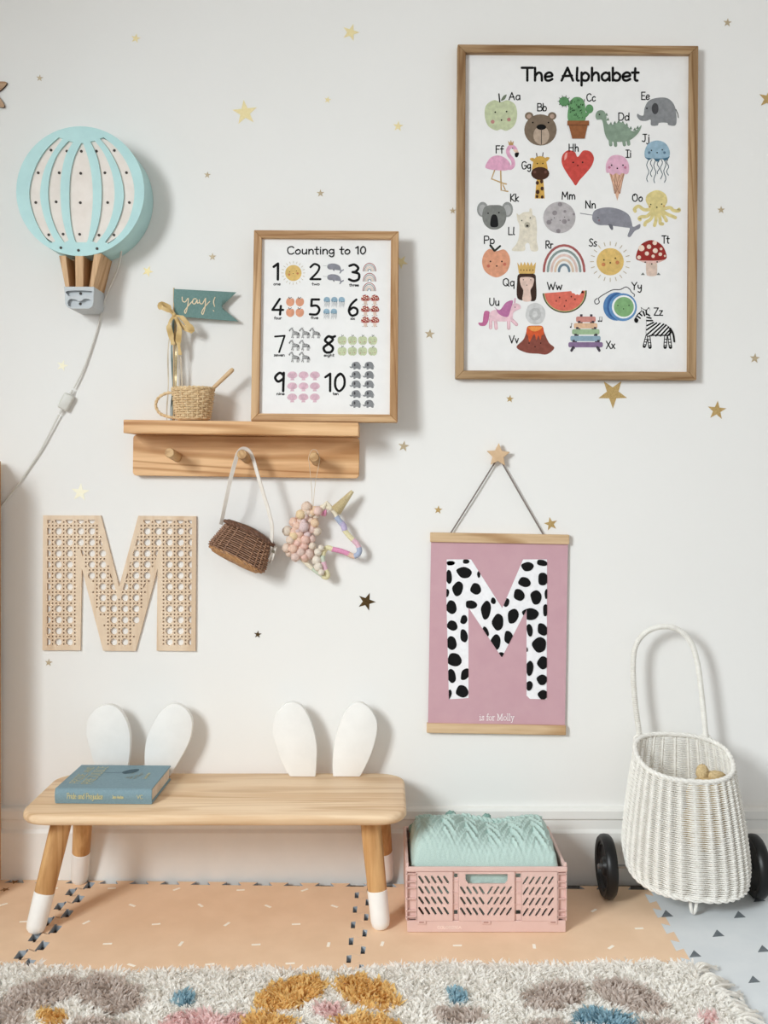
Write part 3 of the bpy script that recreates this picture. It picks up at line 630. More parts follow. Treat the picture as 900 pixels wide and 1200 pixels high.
for x0, x1, y0, y1, c in ((90, 228, 306, 345, (212, 140, 130)), (75, 240, 352, 389, (228, 186, 150)), (62, 255, 395, 432, (160, 190, 148)), (50, 262, 442, 479, (142, 172, 190)), (36, 278, 486, 522, (138, 112, 150))):
    for x in (x0+38, x1-30): A.poly([(x-10, y0-16), (x+8, y0-16), (x+8, y1+10), (x-10, y1+10)], (74, 66, 76))
    A.poly(rrect(x0, y0, x1, y1, 10, 2), c)
A.line([(70, 522), (58, 545)], 18, (74, 66, 76)).line([(240, 522), (254, 545)], 18, (74, 66, 76))
A.ell(250, 338, 7, 5, BLACK).ell(266, 338, 7, 5, BLACK).line([(256, 336), (256, 308), (272, 308), (272, 336)], 3, BLACK).ell(52, 380, 6, 5, BLACK).line([(57, 378), (57, 352), (64, 358)], 3, BLACK); A.done('printed_xylophone', aS)
A.at(660, 320, 1/6).line([(240, 178), (222, 192), (224, 212), (238, 218), (254, 204), (250, 176), (300, 142), (350, 118), (400, 116), (440, 98), (466, 112), (480, 134), (500, 150), (498, 165)], 6, (50, 50, 56), True)
A.ell(375, 235, 94, 100, (82, 130, 186), n=28).ell(385, 235, 78, 94, (58, 100, 160), n=28).ell(420, 240, 98, 98, (96, 146, 200), n=28).ell(424, 238, 82, 82, (236, 238, 238), n=28).ell(426, 238, 70, 70, (128, 176, 118), n=28)
for x, y in ((384, 228), (462, 228), (424, 252)): A.ell(x, y, 5, 4, BLACK, n=8)
A.done('printed_yo_yo', aS)
m_zebra(A, 660+640/6, 320+385/6, 1/3); A.done('printed_zebra', aS)

# --- counting sheet
C.text('Counting to 10', 335.5, 296.3, 9, 1.5, BLACK, 94); C.done('printed_title', cS)
for s, x0, x1, bs, h, wd_ in (('1', 319.3, 328.5, 326.7, 19, 3), ('2', 362.2, 376.5, 326.7, 18.5, 2.6), ('3', 408, 422.5, 328.4, 19.5, 3), ('4', 318.2, 333, 368.4, 18.5, 2.7), ('5', 362, 376, 369, 18.5, 2.8), ('6', 407, 421.2, 369.6, 19, 2.8),
                 ('7', 321.5, 335, 413, 19.4, 2.2), ('8', 378, 394, 413.4, 19.2, 3), ('9', 320.8, 336, 459, 21.5, 3), ('10', 380.5, 406.5, 459, 20.5, 2.8)):
    C.text(s, x0, bs, h, wd_, BLACK, x1-x0); C.done('printed_numeral', cS)
for s, x0, x1, bs in (('one', 320, 328.5, 332.9), ('two', 365, 374.5, 332.9), ('three', 409, 420.5, 334.2), ('four', 321, 330, 373.5), ('five', 364, 373, 373.2), ('six', 410.5, 416, 374), ('seven', 321, 334, 417.3), ('eight', 379.5, 392, 417.6), ('nine', 324.5, 334, 463), ('ten', 390, 397, 463)):
    C.text(s, x0, bs+.6, 3.2, .7, BLACK, x1-x0); C.done('printed_word', cS)
m_sun(C, 343.4, 318.9, .2); C.done('printed_sun', cS)
for x, y in ((390.5, 312.5), (390.5, 325.3)): m_narwhal(C, x, y, .115); C.done('printed_narwhal', cS)
for x, y in ((433, 312.5), (433, 324.5), (432.6, 336)): m_rainbow(C, x, y, .105); C.done('printed_rainbow', cS)
for x in (340, 351.2):
    for y in (353.8, 366.4): m_peach(C, x, y, .1, False); C.done('printed_peach', cS)
for x, y in ((383, 352), (391.7, 352), (400.3, 352), (382.6, 366), (391.2, 366)): m_jelly(C, x, y+1.5, .085); C.done('printed_jellyfish', cS)
for y in (352, 365, 378):
    for x in (428.2, 439.2): m_toadstool(C, x, y-1, .098, True); C.done('printed_toadstool', cS)
for x, y in ((345, 390.5), (357, 390.5), (369, 390.5), (345, 405), (357, 405), (345, 419), (357, 419)): m_zebra(C, x, y-.5, .088, False); C.done('printed_zebra', cS)
for y in (399.4, 412.2):
    for x in (401, 413, 425, 436.7): m_apple(C, x, y, .093); C.done('printed_apple', cS)
for y in (441, 454, 467):
    for x in (342.9, 356, 369.2): m_shell(C, x, y, .112); C.done('printed_shell', cS)
for y in (429, 440, 451, 462.5, 474):
    for x in (416.5, 431.8): m_elephant(C, x, y, .092); C.done('printed_elephant', cS)

# ---------------------------------------------------------------- hanging pink poster
rz = math.radians(.95)
hang = thing('hanging_poster', P(583.5, 742, .006), 'dusty pink poster of a cow print letter hung on wooden rails', 'poster', None, (0, rz, 0))
hM = root_matrix(hang)
PINKP = M('dusty_pink_paper', (206, 162, 172), (202, 157, 168), 20, .7)
sh = build('poster_sheet', MB().box((0, -.001, 0), (.2935, .0012, .418)), PINKP, hang, 0, True)
for z in (.2035, -.2045): build('rail', MB().box((0 if z > 0 else -.0005, -.001, z), (.2975, .012, .0205)), MAPLE, hang, 0, True, bevel=.0015)
Q = Art(hang, .0076, .0017)
pieces = [[(523.5, 655.5), (549, 655.5), (549, 818), (526, 819.5), (523, 700)], [(530, 655.5), (552, 655.5), (590, 715), (588, 770.5), (530, 683.5)],
          [(588, 770.5), (587.5, 715), (613, 655.5), (630, 655.5), (630, 688.7)], [(617, 655.5), (641, 655.5), (641, 690), (640.5, 819.5), (621, 819), (617, 815)]]
for pc in pieces: Q.poly(pc, (240, 240, 244))
Q.done('printed_letter', sh)
spots = [(528, 660, 5, 3, 0), (546, 658, 4, 3, 0), (544, 671, 9.5, 6.5, .3), (526, 676, 4, 8, 0), (536.5, 690, 6.5, 8.5, .2), (557.5, 690, 6.5, 7, .2), (529, 711.5, 6.5, 8, 0), (552, 708.5, 7, 5.5, .2), (523.5, 695, 3, 5, 0), (569.5, 715, 6, 11, .05), (543.5, 726, 4, 6, .3), (530, 733, 6.5, 6, .3), (543.5, 745, 4.5, 8.5, -.1), (529, 753.5, 6.5, 8, 0),
         (532.5, 773, 8.5, 8.5, .4), (545, 790, 5, 8, .4), (529, 792, 5.5, 8, -.2), (541.5, 810, 7.5, 7.5, 0), (526, 814, 3, 6.5, .2), (583.5, 729, 7, 9.5, .1), (601, 722, 6.5, 9.5, .15), (581, 752.5, 6, 9, 0), (596, 747, 5.5, 8.5, -.1), (569, 740, 3.5, 6, -.4), (587.5, 767, 4, 3, 0), (561, 673, 2, 4, 0), (578, 704, 3, 4, 0), (593, 706, 4, 5, .3),
         (618, 664, 7.5, 5.5, .1), (635, 659.5, 6.5, 4, .2), (614.5, 682, 7.5, 6, .1), (636, 678.5, 6, 8.5, 0), (608, 697, 6.5, 7.5, -.2), (628, 700, 6.5, 9, -.2), (621.5, 719.5, 10, 7, .2), (640, 696, 2, 6, 0), (639, 715, 3, 8, 0), (620.5, 738.5, 3.5, 8, -.2), (635.5, 737.5, 6, 8, -.3), (632, 755.5, 8.5, 9, -.4), (617, 761, 1.5, 3, 0),
         (636, 776.5, 6.5, 7.5, .3), (620.5, 783, 4.5, 9, 0), (635, 796.5, 6.5, 6, .5), (620, 803.5, 4, 6, 0), (636, 814, 6, 5.5, .2)]
for (x, y, rx, ry, ro) in spots:
    ph = x*.7+y*.3
    pl = [(x+(p[0]-x)*(1+.09*math.sin(3*i*2*PI/20+ph)), y+(p[1]-y)*(1+.09*math.sin(2*i*2*PI/20+ph))) for i, p in enumerate(ell(x, y, rx*.97, ry*.97, 20, ro))]
    for pc in pieces:
        q = clip(pl, pc)
        if len(q) > 2 and parea(q) > .3: Q.poly(q, (14, 14, 15))
Q.done('printed_spots', sh)
wt = (244, 238, 240)
SER = {'i': (.34, '.17,.6 .17,0', '.07,.6 .17,.6', '.06,0 .28,0', '.16,.84 .18,.84'), 's': (.44, '~.36,.5 .24,.62 .1,.48 .22,.34 .36,.2 .26,0 .06,.12', '.36,.6 .36,.46', '.06,.02 .06,.16'), 'f': (.36, '~.38,.9 .3,1 .2,.85 .18,.5 .18,0', '.06,.6 .34,.6', '.07,0 .3,0'),
       'o': (.54, '~.27,.62 .08,.45 .08,.17 .27,0 .46,.17 .46,.45 .27,.62'), 'r': (.42, '.15,.6 .15,0', '.05,.6 .15,.6', '.05,0 .27,0', '~.15,.4 .25,.58 .4,.58'), 'M': (.98, '.18,0 .18,.95', '.06,.95 .2,.95', '.2,.95 .48,.08', '.48,.08 .76,.95', '.78,.95 .78,0', '.76,.95 .9,.95', '.07,0 .29,0', '.66,0 .9,0'),
       'l': (.3, '.15,1 .15,0', '.05,1 .15,1', '.05,0 .25,0'), 'y': (.52, '.1,.6 .28,.04', '~.46,.6 .28,.04 .18,-.28 .06,-.28', '.02,.6 .2,.6', '.36,.6 .54,.6'), ' ': (.28,)}
keep = dict(GL)
for ch, v in SER.items(): gl(ch, *v)
Q.text('is for Molly', 561.5, 844, 7.6, .7, wt, 41); GL.update(keep)
Q.done('printed_caption', sh)
ST = M('beech_star', (222, 188, 148), (212, 176, 136), 40, .5)
wstar = thing('wooden_star_hook', P(584, 533, 0), 'pale wooden star peg holding up the pink poster', 'wall hook')
c = P(584, 533.5, .016)
build('star_face', MB().prism(star(c.x, c.z, .0262, .05, .47), -.009, -.017), ST, wstar, 0, bevel=.0008, seg=1)
build('peg', MB().lathe([(.004, 0), (.004, .0095)], (c.x, -.0005, c.z), Matrix.Rotation(PI/2, 3, 'X'), 10), ST, wstar)
CORD = M('grey_cord', (140, 128, 122), (118, 108, 104), 300, .8)
for x, y in ((528, 625), (637.5, 628)):
    build('hanging_cord', MB().tube([P(584+(-3.5 if x < 584 else 3.5), 541, .0075), P((584+x)/2+(-1.5 if x < 584 else 1.5), (541+y)/2, .0075), P(x, y, .0068)], .0016, 6), CORD, hang)
# ---------------------------------------------------------------- star stickers on the wall
GOLD = M('gold_foil', (206, 174, 112), (188, 154, 92), 300, .45, .35); PALEG = M('gold_foil_pale_lit', (242, 226, 172), (236, 218, 158), 200, .5, .1)  # stickers are one gold foil; its window reflections are painted as separate tones
DARKG = M('gold_foil_unlit', (104, 78, 38), (70, 52, 26), 500, .4, .5); GLOW = M('gold_foil_bright_lit', (252, 248, 226), (250, 244, 214), 100, .5); MUTE = M('gold_foil_dim_lit', (198, 180, 148), (184, 164, 132), 200, .5, .2)  # unlit, bright and dim tones of the same foil, light painted into the colour
for x, y, r_, a, m, lab in (
    (159, 45, 5.5, .2, PALEG, 'small pale-lit gold star sticker above the balloon lamp, topmost on the left'), (46.5, 91.5, 4, .1, MUTE, 'tiny dim-lit gold star sticker beside the wooden flower at the left edge'),
    (411, 38, 10, .3, PALEG, 'medium pale-lit gold star sticker highest between the balloon and alphabet poster'), (287, 132, 14.5, -.1, PALEG, 'largest pale-lit gold star sticker, right of the balloon lamp top'),
    (384, 117, 4, .2, PALEG, 'faint tiny star sticker below the highest medium pale star'), (466.5, 148, 6, .1, PALEG, 'small pale-lit gold star sticker nearest the upper left of the alphabet poster'),
    (243, 205, 4, .1, MUTE, 'tiny star sticker level with the middle of the balloon'), (375.5, 226.5, 4.5, 0, MUTE, 'tiny gold star sticker just above the counting poster'),
    (173, 318, 6.5, .4, PALEG, 'small pale-lit gold star sticker beside the balloon lamp basket'), (249, 301, 4.5, .0, MUTE, 'tiny dim-lit gold star sticker above the green pennant'),
    (852.5, 26.5, 5, .1, MUTE, 'small gold star sticker above the alphabet poster top right corner'), (900, 116, 11, .2, GOLD, 'gold star sticker cut by the right edge of the picture'),
    (845, 246, 4.5, 0, MUTE, 'tiny gold star sticker right of the alphabet poster'), (884.5, 420, 6, .1, MUTE, 'small gold star sticker low at the far right of the alphabet poster'),
    (530.5, 247, 4, .0, MUTE, 'tiny star sticker touching the left side of the alphabet poster'), (470, 307, 8, .6, PALEG, 'pale-lit gold star sticker half hidden behind the counting poster'),
    (503.5, 391.5, 6, .1, MUTE, 'small gold star sticker between the two framed posters'), (473, 523, 6.5, .15, MUTE, 'small gold star sticker under the counting poster corner'),
    (597.5, 467.5, 4.5, .1, GOLD, 'tiny gold star sticker under the alphabet poster left half'), (718, 461, 17, .62, GOLD, 'large gold star sticker right under the alphabet poster'),
    (840, 481, 11, .1, GOLD, 'medium gold star sticker below the alphabet poster right corner'), (513.5, 597.5, 5, .1, GOLD, 'tiny gold star sticker by the top left of the pink poster'),
    (645.5, 614, 8, -.2, GOLD, 'gold star sticker above the right end of the pink poster rail'), (429.5, 705, 10.5, .35, DARKG, 'unlit dark gold star sticker under the unicorn'),
    (302, 743.5, 4.5, .1, DARKG, 'tiny unlit dark gold star sticker right of the cane letter foot'), (57, 776.5, 4.5, .1, MUTE, 'tiny dim-lit gold star sticker under the cane letter left foot'),
    (73, 428.5, 6.5, .3, GLOW, 'small bright-lit gold star sticker beside the lamp cord'), (94, 577, 10.5, .1, GLOW, 'bright-lit gold star sticker above the cane letter')):
    c = P(x, y, .0004); o = build('star_sticker', MB().prism([(p[0]-c.x, p[1]-c.z) for p in star(c.x, c.z, r_/545*1.04, a, .4)], 0, -.0005), m, None, 0)
    o.location = (c.x, -.0002, c.z); tag(o, lab, 'sticker', 'star stickers on the wall')
# wooden flower cut by the left edge
fl = thing('wooden_flower', P(-16, 110, 0), 'brown laser cut wooden flower at the upper left edge', 'wall ornament')
EDGE = M('burnt_edge', (70, 44, 26), (50, 32, 20), 90, .7); FLW = WOOD('brown_ply', (196, 160, 126), (176, 138, 104), 'X')
cc = P(-18, 109, .004)
for k in range(6):
    a = PI*k/3+.43; q = [(0, 0), (.012, .010), (.032, .011), (.053, 0), (.032, -.010), (.012, -.008)]
    pl = smooth([(cc.x+x*math.cos(a)-z*math.sin(a), cc.z+x*math.sin(a)+z*math.cos(a)) for x, z in q], 4)
    build('petal', MB().prism(pl, -.0005-.0002*k, -.0055-.0002*k, 0, 1), [FLW, EDGE], fl, 0)

# ---------------------------------------------------------------- balloon lamp
OB = .080
lamp = thing('balloon_wall_lamp', P(94, 362, 0), 'aqua hot air balloon wall lamp with cream panels and dotted lights', 'wall lamp')
LP = lambda x, y: (lambda v: (v.x, v.z))(P(10+x/5, 140+y/5, OB))
circ = ell(*LP(420, 420), 75/ (F/(D-OB)), 76/(F/(D-OB)), 72)
pan = []
for L, R in (([(292, 105), (215, 180), (152, 290), (120, 430), (145, 560), (195, 665), (243, 724)], [(318, 112), (262, 190), (208, 300), (185, 430), (200, 540), (235, 640), (274, 714)]),
             ([(350, 125), (285, 205), (245, 310), (231, 430), (245, 550), (280, 650), (326, 722)], [(378, 132), (335, 210), (310, 320), (304, 430), (312, 550), (330, 640), (352, 708)]),
             ([(424, 138), (385, 220), (362, 320), (355, 430), (358, 540), (370, 640), (390, 712), (405, 720)], [(436, 138), (465, 220), (486, 320), (494, 430), (490, 540), (478, 640), (462, 712), (445, 720)]),
             ([(478, 128), (515, 210), (538, 320), (545, 430), (538, 540), (518, 640), (488, 712)], [(505, 125), (560, 200), (605, 310), (622, 430), (608, 550), (570, 650), (515, 724)]),
             ([(534, 112), (590, 182), (648, 300), (674, 430), (660, 540), (620, 640), (565, 718)], [(556, 104), (632, 168), (705, 280), (738, 420), (715, 560), (665, 655), (590, 732)])):
    L2 = smooth(L, 4, False); R2 = smooth(R, 4, False)
    pan.append([LP(*p) for p in L2]+[LP(*p) for p in R2[::-1]])
front = shift(plate([circ]+pan, .0045), (0, -OB+.0045, 0)); build('balloon_front', front, TEAL, lamp, 30)
cx, cz = LP(420, 420); rr = 75/(F/(D-OB))
ring = MB(); N = 72; ro, ri = rr, rr-.012
vsr = []
for (r_, y) in ((ro, -OB+.0045), (ro, -.001), (ri, -.001), (ri, -OB+.0045)):
    for j in range(N): vsr.append((cx+r_*math.cos(2*PI*j/N), y, cz+r_*1.013*math.sin(2*PI*j/N)))
ring.add(vsr, [(k*N+j, k*N+(j+1) % N, ((k+1) % 4)*N+(j+1) % N, ((k+1) % 4)*N+j) for k in range(4) for j in range(N)])
build('balloon_side', ring, TEAL, lamp)
backp = build('panel', MB().prism(ell(cx, cz, ri-.0005, ri-.0005, 48), -OB+.0046, -OB+.010), CREAM, lamp, 0)
LEDM = M('dark_led_hole', (60, 50, 42), (50, 42, 36), 90, .5); LEDR = M('teal_paint_rim', (120, 150, 150), (110, 140, 140), 90, .5)
dots = [(249, 180), (342, 186), (427, 187), (515, 186), (620, 182), (174, 313), (297, 313), (423, 316), (565, 313), (691, 312), (160, 487), (279, 483), (421, 488), (581, 487), (708, 487), (236, 676), (320, 672), (417, 673), (530, 678), (618, 677)]
ledm = None
def led(x, y, yy, r_=.0028):
    global ledm
    if ledm is None:
        mb = MB().lathe([(.0028, 0), (.0028, .0012), (.0018, .0016)], (0, 0, 0), Matrix.Rotation(PI/2, 3, 'X'), 12)
        ledm = build('light_dot', mb, LEDM, lamp, 0, True); o = ledm
    else: o = share(ledm, lamp)
    o.location = (x-lamp.location.x, yy-lamp.location.y, -lamp.location.z+y)
for x, y in dots:
    v = P(10+x/5, 140+y/5, OB-.0045); led(v.x, v.z, -OB+.0045)
for x, y in ((307, 752), (410, 767), (519, 757)):
    v = P(10+x/5, 140+y/5, OB); led(v.x, v.z, -OB-.0001)
WARMW = WOOD('lamp_strut_wood', (218, 176, 130), (184, 138, 92), 'Z', 1.2)
for poly in ([(295, 797), (335, 797), (358, 982), (332, 982)], [(390, 797), (440, 797), (438, 982), (392, 982)], [(500, 790), (546, 783), (497, 984), (470, 984)]):
    build('strut', MB().prism([LP(*p) for p in poly], -OB, -.002), WARMW, lamp, 0, bevel=.001, seg=1)
build('strut_back', MB().prism([LP(*p) for p in [(325, 790), (510, 790), (480, 985), (345, 985)]], -.03, -.002), WARMW, lamp, 0)
GREYP = M('grey_paint', (196, 202, 206), (190, 196, 200), 30, .5)
def bk_pts(L): return [LP(*p) for p in L]
bo = bk_pts([(325, 980), (500, 980), (497, 1070), (490, 1095), (470, 1108), (372, 1108), (345, 1100), (332, 1080), (330, 1030)])
s1 = bk_pts(smooth([(345, 1004), (480, 1004), (486, 1018), (478, 1032), (455, 1026), (425, 1036), (395, 1026), (365, 1036), (344, 1026)], 3))
s2 = bk_pts(smooth([(346, 1070), (360, 1052), (395, 1056), (418, 1066), (445, 1050), (478, 1056), (482, 1075), (470, 1096), (375, 1098), (350, 1090)], 3))
build('basket_front', shift(plate([bo, s1, s2], .009), (0, -OB+.009, 0)), GREYP, lamp, 30)
build('basket_body', MB().prism(bo, -OB+.0092, -.002), GREYP, lamp, 0, bevel=.0008, seg=1)
for x, y in ((422, 1020), (420, 1080)):
    v = P(10+x/5, 140+y/5, OB-.008); led(v.x, v.z, -OB+.009)
WCORD = M('white_cord', (226, 224, 218), (218, 216, 210), 60, .5)
cp = [P(142, 293, .03), P(141.5, 300, .022), P(137, 318, .012), P(124, 348, .006), P(111, 395, .005), P(98, 432, .006), P(86, 455, .009)]
build('lamp_cord', MB().tube(smooth(cp, 6, False), .0021, 8), WCORD, lamp)
cp2 = [P(69, 486, .009), P(62, 500, .008), P(48, 527, .006), P(33, 550, .005), P(18, 572, .005), P(6, 588, .0045), P(-8, 604, .0045), P(-25, 618, .0045)]
build('lamp_cord', MB().tube(smooth(cp2, 6, False), .0021, 8), WCORD, lamp)
c = P(77.5, 471, .009); rot = Matrix.Rotation(math.radians(28), 3, 'Y')
sw = build('inline_switch', MB().box(c, (.0235, .013, .036), 0, rot), M('switch_plastic', (214, 213, 206), (208, 207, 200), 30, .4), lamp, 40, bevel=.004, seg=3)
for s_ in (1, -1):
    mb = MB()
    for i in range(3): d = rot @ Vector((0, 0, s_*(.0205+.0035*i))); mb.tube([c+d-rot @ Vector((0, 0, .0013)), c+d+rot @ Vector((0, 0, .0013))], .0036-.0005*i, 10)
    build('strain_relief', mb, WCORD, sw)

# ---------------------------------------------------------------- peg shelf
tilt = math.radians(.75)
shc = Vector((-.2937, 0, (P(0, 508, .10).z+P(0, 558, .02).z)/2))
shelf = thing('peg_shelf', shc, 'ash wood wall shelf with three pegs under the counting poster', 'shelf', None, (0, tilt, 0))
ztop = P(282, 493.5, .10).z; zun = P(282, 509.3, .10).z; zbot = P(288, 559, .02).z
sl = lambda x, y, z: Vector((x, y, z))-shc
build('back_board', MB().prism(rrect(-.241, zbot-shc.z, .241, zun-shc.z-.0005, .008), -.001, -.02), SHELFW, shelf, 0, True, bevel=.001, seg=1)
build('shelf_top', MB().box(sl(-.2937, -.0505, (ztop+zun)/2), (.482, .099, ztop-zun)), SHELFW, shelf, 0, True, bevel=.0018)
PEGW = WOOD('peg_wood', (214, 174, 122), (192, 148, 98), 'Y', 1.5)
pegs = []
for x, y in ((198.5, 530.5), (283.5, 532.5), (368, 535.5)):
    f = P(x, y, .094); bq = Vector((f.x, -.0195, f.z-.008)); pegs.append(f)
    pg = MB().tube([bq, bq+(f-bq)*.9, bq+(f-bq)*.97, f], [.0105, .0105, .0102, .0088], 20); build('peg', pg, PEGW, shelf)

# ---------------------------------------------------------------- wicker
def wicker(mb, pos, N, rows, r, amp, v0=0., v1=1., stake=.0016, per=6, m=0, sides=5, rib=False):
    "pos(t, v) -> point on the shell, t round it, v up it; weavers go in and out of N stakes"
    for i in range(rows):
        v = v0+(v1-v0)*(i+.5)/rows; pts = []
        n = N*per
        for k in range(n):
            t = 2*PI*k/n; p = pos(t, v); d = (pos(t+.02, v)-pos(t-.02, v)).normalized(); u = (pos(t, min(1, v+.02))-pos(t, max(0, v-.02))).normalized()
            nn = d.cross(u); pts.append(p+nn*(amp*math.cos(N*t)+.0005*math.cos(N*t/2+PI*(i % 2)) if rib else amp*math.cos(N*t/2+PI*(i % 2))))
        mb.tube(pts, [r*(1+.3*math.cos(N*2*PI*k/n)) for k in range(n)] if rib else r, sides, True, m)
    for k in range(N):
        t = 2*PI*k/N; mb.tube([pos(t, v0+(v1-v0)*q/7) for q in range(8)], stake, 5, m=m)
    return mb
def braid(path, r, amp, twists, strands=2, closed=True, n=160, sides=6):
    "strands twisted round a path"
    mb = MB(); L = len(path)
    for s_ in range(strands):
        pts = []
        for k in range(n if closed else n+1):
            f = k/n*(L if closed else L-1); i = int(f) % L; j = (i+1) % L if closed else min(i+1, L-1); q = f-int(f)
            p = Vector(path[i])*(1-q)+Vector(path[j])*q; t = Vector(path[j])-Vector(path[i])
            if t.length < 1e-9: t = Vector(path[i])-Vector(path[i-1])
            t.normalize(); a = Vector((0, 0, 1)); a = (a-t*a.dot(t))
            a = a.normalized() if a.length > 1e-3 else Vector((0, 1, 0)); b2 = t.cross(a); ph = 2*PI*(twists*k/n+s_/strands)
            pts.append(p+(a*math.cos(ph)+b2*math.sin(ph))*amp)
        mb.tube(pts, r, sides, closed)
    return mb
RATTAN = M('natural_rattan', (236, 208, 164), (214, 180, 132), 120, .6)
# little cup on the shelf
oc_ = .058; kc = (D-oc_)/F; cz0 = ztop+.0022; ccx = (226.5-450)*kc
cz0 -= (ccx+.2937)*math.tan(tilt)
cup = thing('rattan_cup', (ccx, -oc_, cz0), 'small natural rattan cup with loop handle on the shelf', 'basket')
hc = .0625
def cup_pos(t, v): r_ = .0325+.0095*v**.8; return Vector((ccx+r_*math.cos(t), -oc_+r_*math.sin(t), cz0+.002+v*hc))
tag(build('woven_wall', wicker(MB(), cup_pos, 22, 13, .0021, .0023), RATTAN, cup, 60, norm=False), kind='stuff')
build('rim', braid([cup_pos(2*PI*i/40, 1.02) for i in range(40)], .0021, .0018, 14), RATTAN, cup, 60, norm=False)
build('base', MB().lathe([(.031, 0), (.033, .002), (.033, .004)], (ccx, -oc_, cz0), None, 28), RATTAN, cup)
hp = [P(x, y, oc_) for x, y in ((206, 461), (196, 460.5), (186, 466), (182.5, 475), (187, 484), (196, 488), (207, 490))]
build('handle', braid(smooth(hp, 6, False), .0022, .0014, 7, closed=False, n=70), RATTAN, cup, 60, norm=False)
stick = thing('wooden_pestle', P(240, 470, oc_), 'pale wooden stick leaning in the rattan cup', 'stick')
build('shaft', MB().tube([P(229, 474, oc_-.01), P(246, 458.5, oc_-.008), P(258, 447, oc_-.006), P(270, 435.5, oc_-.004), P(272.6, 433, oc_-.004), P(273.6, 432, oc_-.004)], [.0035, .0040, .0045, .005, .0045, .002], 12), M('beech_stick', (222, 188, 146), (212, 176, 132), 60, .5), stick)

# pennant on a stick with ribbons
of = .030
FELT = M('teal_felt', (112, 146, 142), (104, 138, 134), 300, .95, bmp=.15)
pen = thing('felt_pennant', P(204, 491, of), 'teal felt pennant reading yay on a ribboned stick', 'pennant')
shelf_y = lambda x: ztop-(x+.2937)*math.tan(tilt)
p0 = P(203.5, 489, of); p0.z = shelf_y(p0.x)+.0005
build('stick', MB().tube([p0, P(203.8, 337.5, .016)], .0016, 8), M('stick_wood', (206, 176, 132), (196, 164, 120), 60, .6), pen)
fo = [(203.8, 338.5), (228, 340.5), (252, 341.5), (277, 342.5), (259.3, 358.3), (279.8, 376.8), (252, 374), (228, 371.5), (202.8, 370.3)]
mb = MB(); pv = [P(x, y, .018+.004*math.sin((x-203)/22)) for x, y in fo]; kk = len(pv)
fl_ = MB(); nx = 16; vsf = []
def flag_pt(u, v, dy):
    top = Vector((203.8+u*73, 338.5+4*u)); bot = Vector((202.8+u*77, 370.3+6.5*u)); e = top*(1-v)+bot*v
    notch = max(0, (u-.76)/.24); lim = 1-abs(2*v-1); x = e.x-notch*lim*19.5
    q = P(x, e.y, .019+.004*math.sin(u*3.6)); q.y += dy; return q
for dy in (0, .0016):
    for i in range(nx+1):
        for j in range(9): vsf.append(flag_pt(i/nx, j/8, dy))
off = (nx+1)*9; fsf = []
for i in range(nx):
    for j in range(8): a = i*9+j; fsf += [(a, a+1, a+10, a+9), (off+a, off+a+9, off+a+10, off+a+1)]
bd = [i*9 for i in range(nx+1)]+[nx*9+j for j in range(1, 9)]+[i*9+8 for i in range(nx-1, -1, -1)]+[j for j in range(7, 0, -1)]
for i in range(len(bd)): a, b2 = bd[i], bd[(i+1) % len(bd)]; fsf.append((a, b2, off+b2, off+a))
fl_.add(vsf, fsf); flag = build('flag', fl_, FELT, pen, 50)
FT = Art(pen, .02, 0); GT = (236, 214, 178); FT.at(180, 330, 1/7.06)
for L in (((236, 128), (240, 160), (262, 168), (282, 140), (288, 150), (278, 220), (264, 262), (256, 245), (275, 215), (300, 185), (318, 165)), ((352, 142), (330, 145), (322, 175), (340, 185), (356, 160), (360, 150), (362, 178), (378, 172)), ((378, 150), (384, 178), (404, 182), (428, 140), (430, 150), (424, 220), (408, 270), (398, 255), (415, 220), (440, 190), (464, 165)), ((508, 130), (496, 165), (504, 205)), ((494, 238), (498, 244))): FT.line(L, 8, GT, True)
pinv = root_matrix(pen).inverted()
def flagmap(x, y, dz):
    u = (x-203.8)/75; q = P(x, y, .019+.004*math.sin(u*3.6)+.0006+dz); return pinv @ q
FT.done('printed_word', flag, flagmap)
RIB = M('gold_organza', (222, 190, 128), (206, 170, 106), 40, .5); RIBT = M('teal_ribbon', (116, 138, 138), (100, 124, 124), 60, .6); RIBB = M('beige_ribbon', (214, 200, 178), (202, 186, 162), 60, .6); GLIT = M('glitter_ribbon', (216, 196, 150), (150, 130, 92), 900, .4, .3)
def ribbon(name, pts, wd, m, par, twist=0.0):
    pts = [Vector(q) for q in pts]; V = MB(); vs = []; n = len(pts)
    for i, p in enumerate(pts):
        t = (pts[min(i+1, n-1)]-pts[max(i-1, 0)]).normalized(); sd = t.cross(Vector((0, 1, 0)))
        sd = sd.normalized() if sd.length > 1e-4 else Vector((1, 0, 0))
        a = twist*math.sin(i*.9); sd = sd*math.cos(a)+Vector((0, 1, 0))*math.sin(a)
        ww = wd[i] if isinstance(wd, list) else wd
        vs += [p+sd*ww/2, p-sd*ww/2, p-sd*ww/2+Vector((0, .0005, 0)), p+sd*ww/2+Vector((0, .0005, 0))]
    fs = [(0, 1, 2, 3), ((n-1)*4+3, (n-1)*4+2, (n-1)*4+1, (n-1)*4)]
    for i in range(n-1):
        for j in range(4): fs.append((i*4+j, i*4+(j+1) % 4, i*4+4+(j+1) % 4, i*4+4+j))
    V.add(vs, fs); return build(name, V, m, par, 50)
def px_path(L, o, n=5): return [P(x, y, oo) for x, y, oo in smooth([(x, y, o+(d[0] if d else 0)) for x, y, *d in L], n, False)]
ribbon('bow_loop', px_path([(204, 369, .004), (197, 364, .012), (189, 360, .012), (189.5, 357, .008), (198, 361, .002), (204, 368, .002)], of, 4), [.004]*4+[.008]*4+[.014]*5+[.013]*4+[.006]*4, RIB, pen)
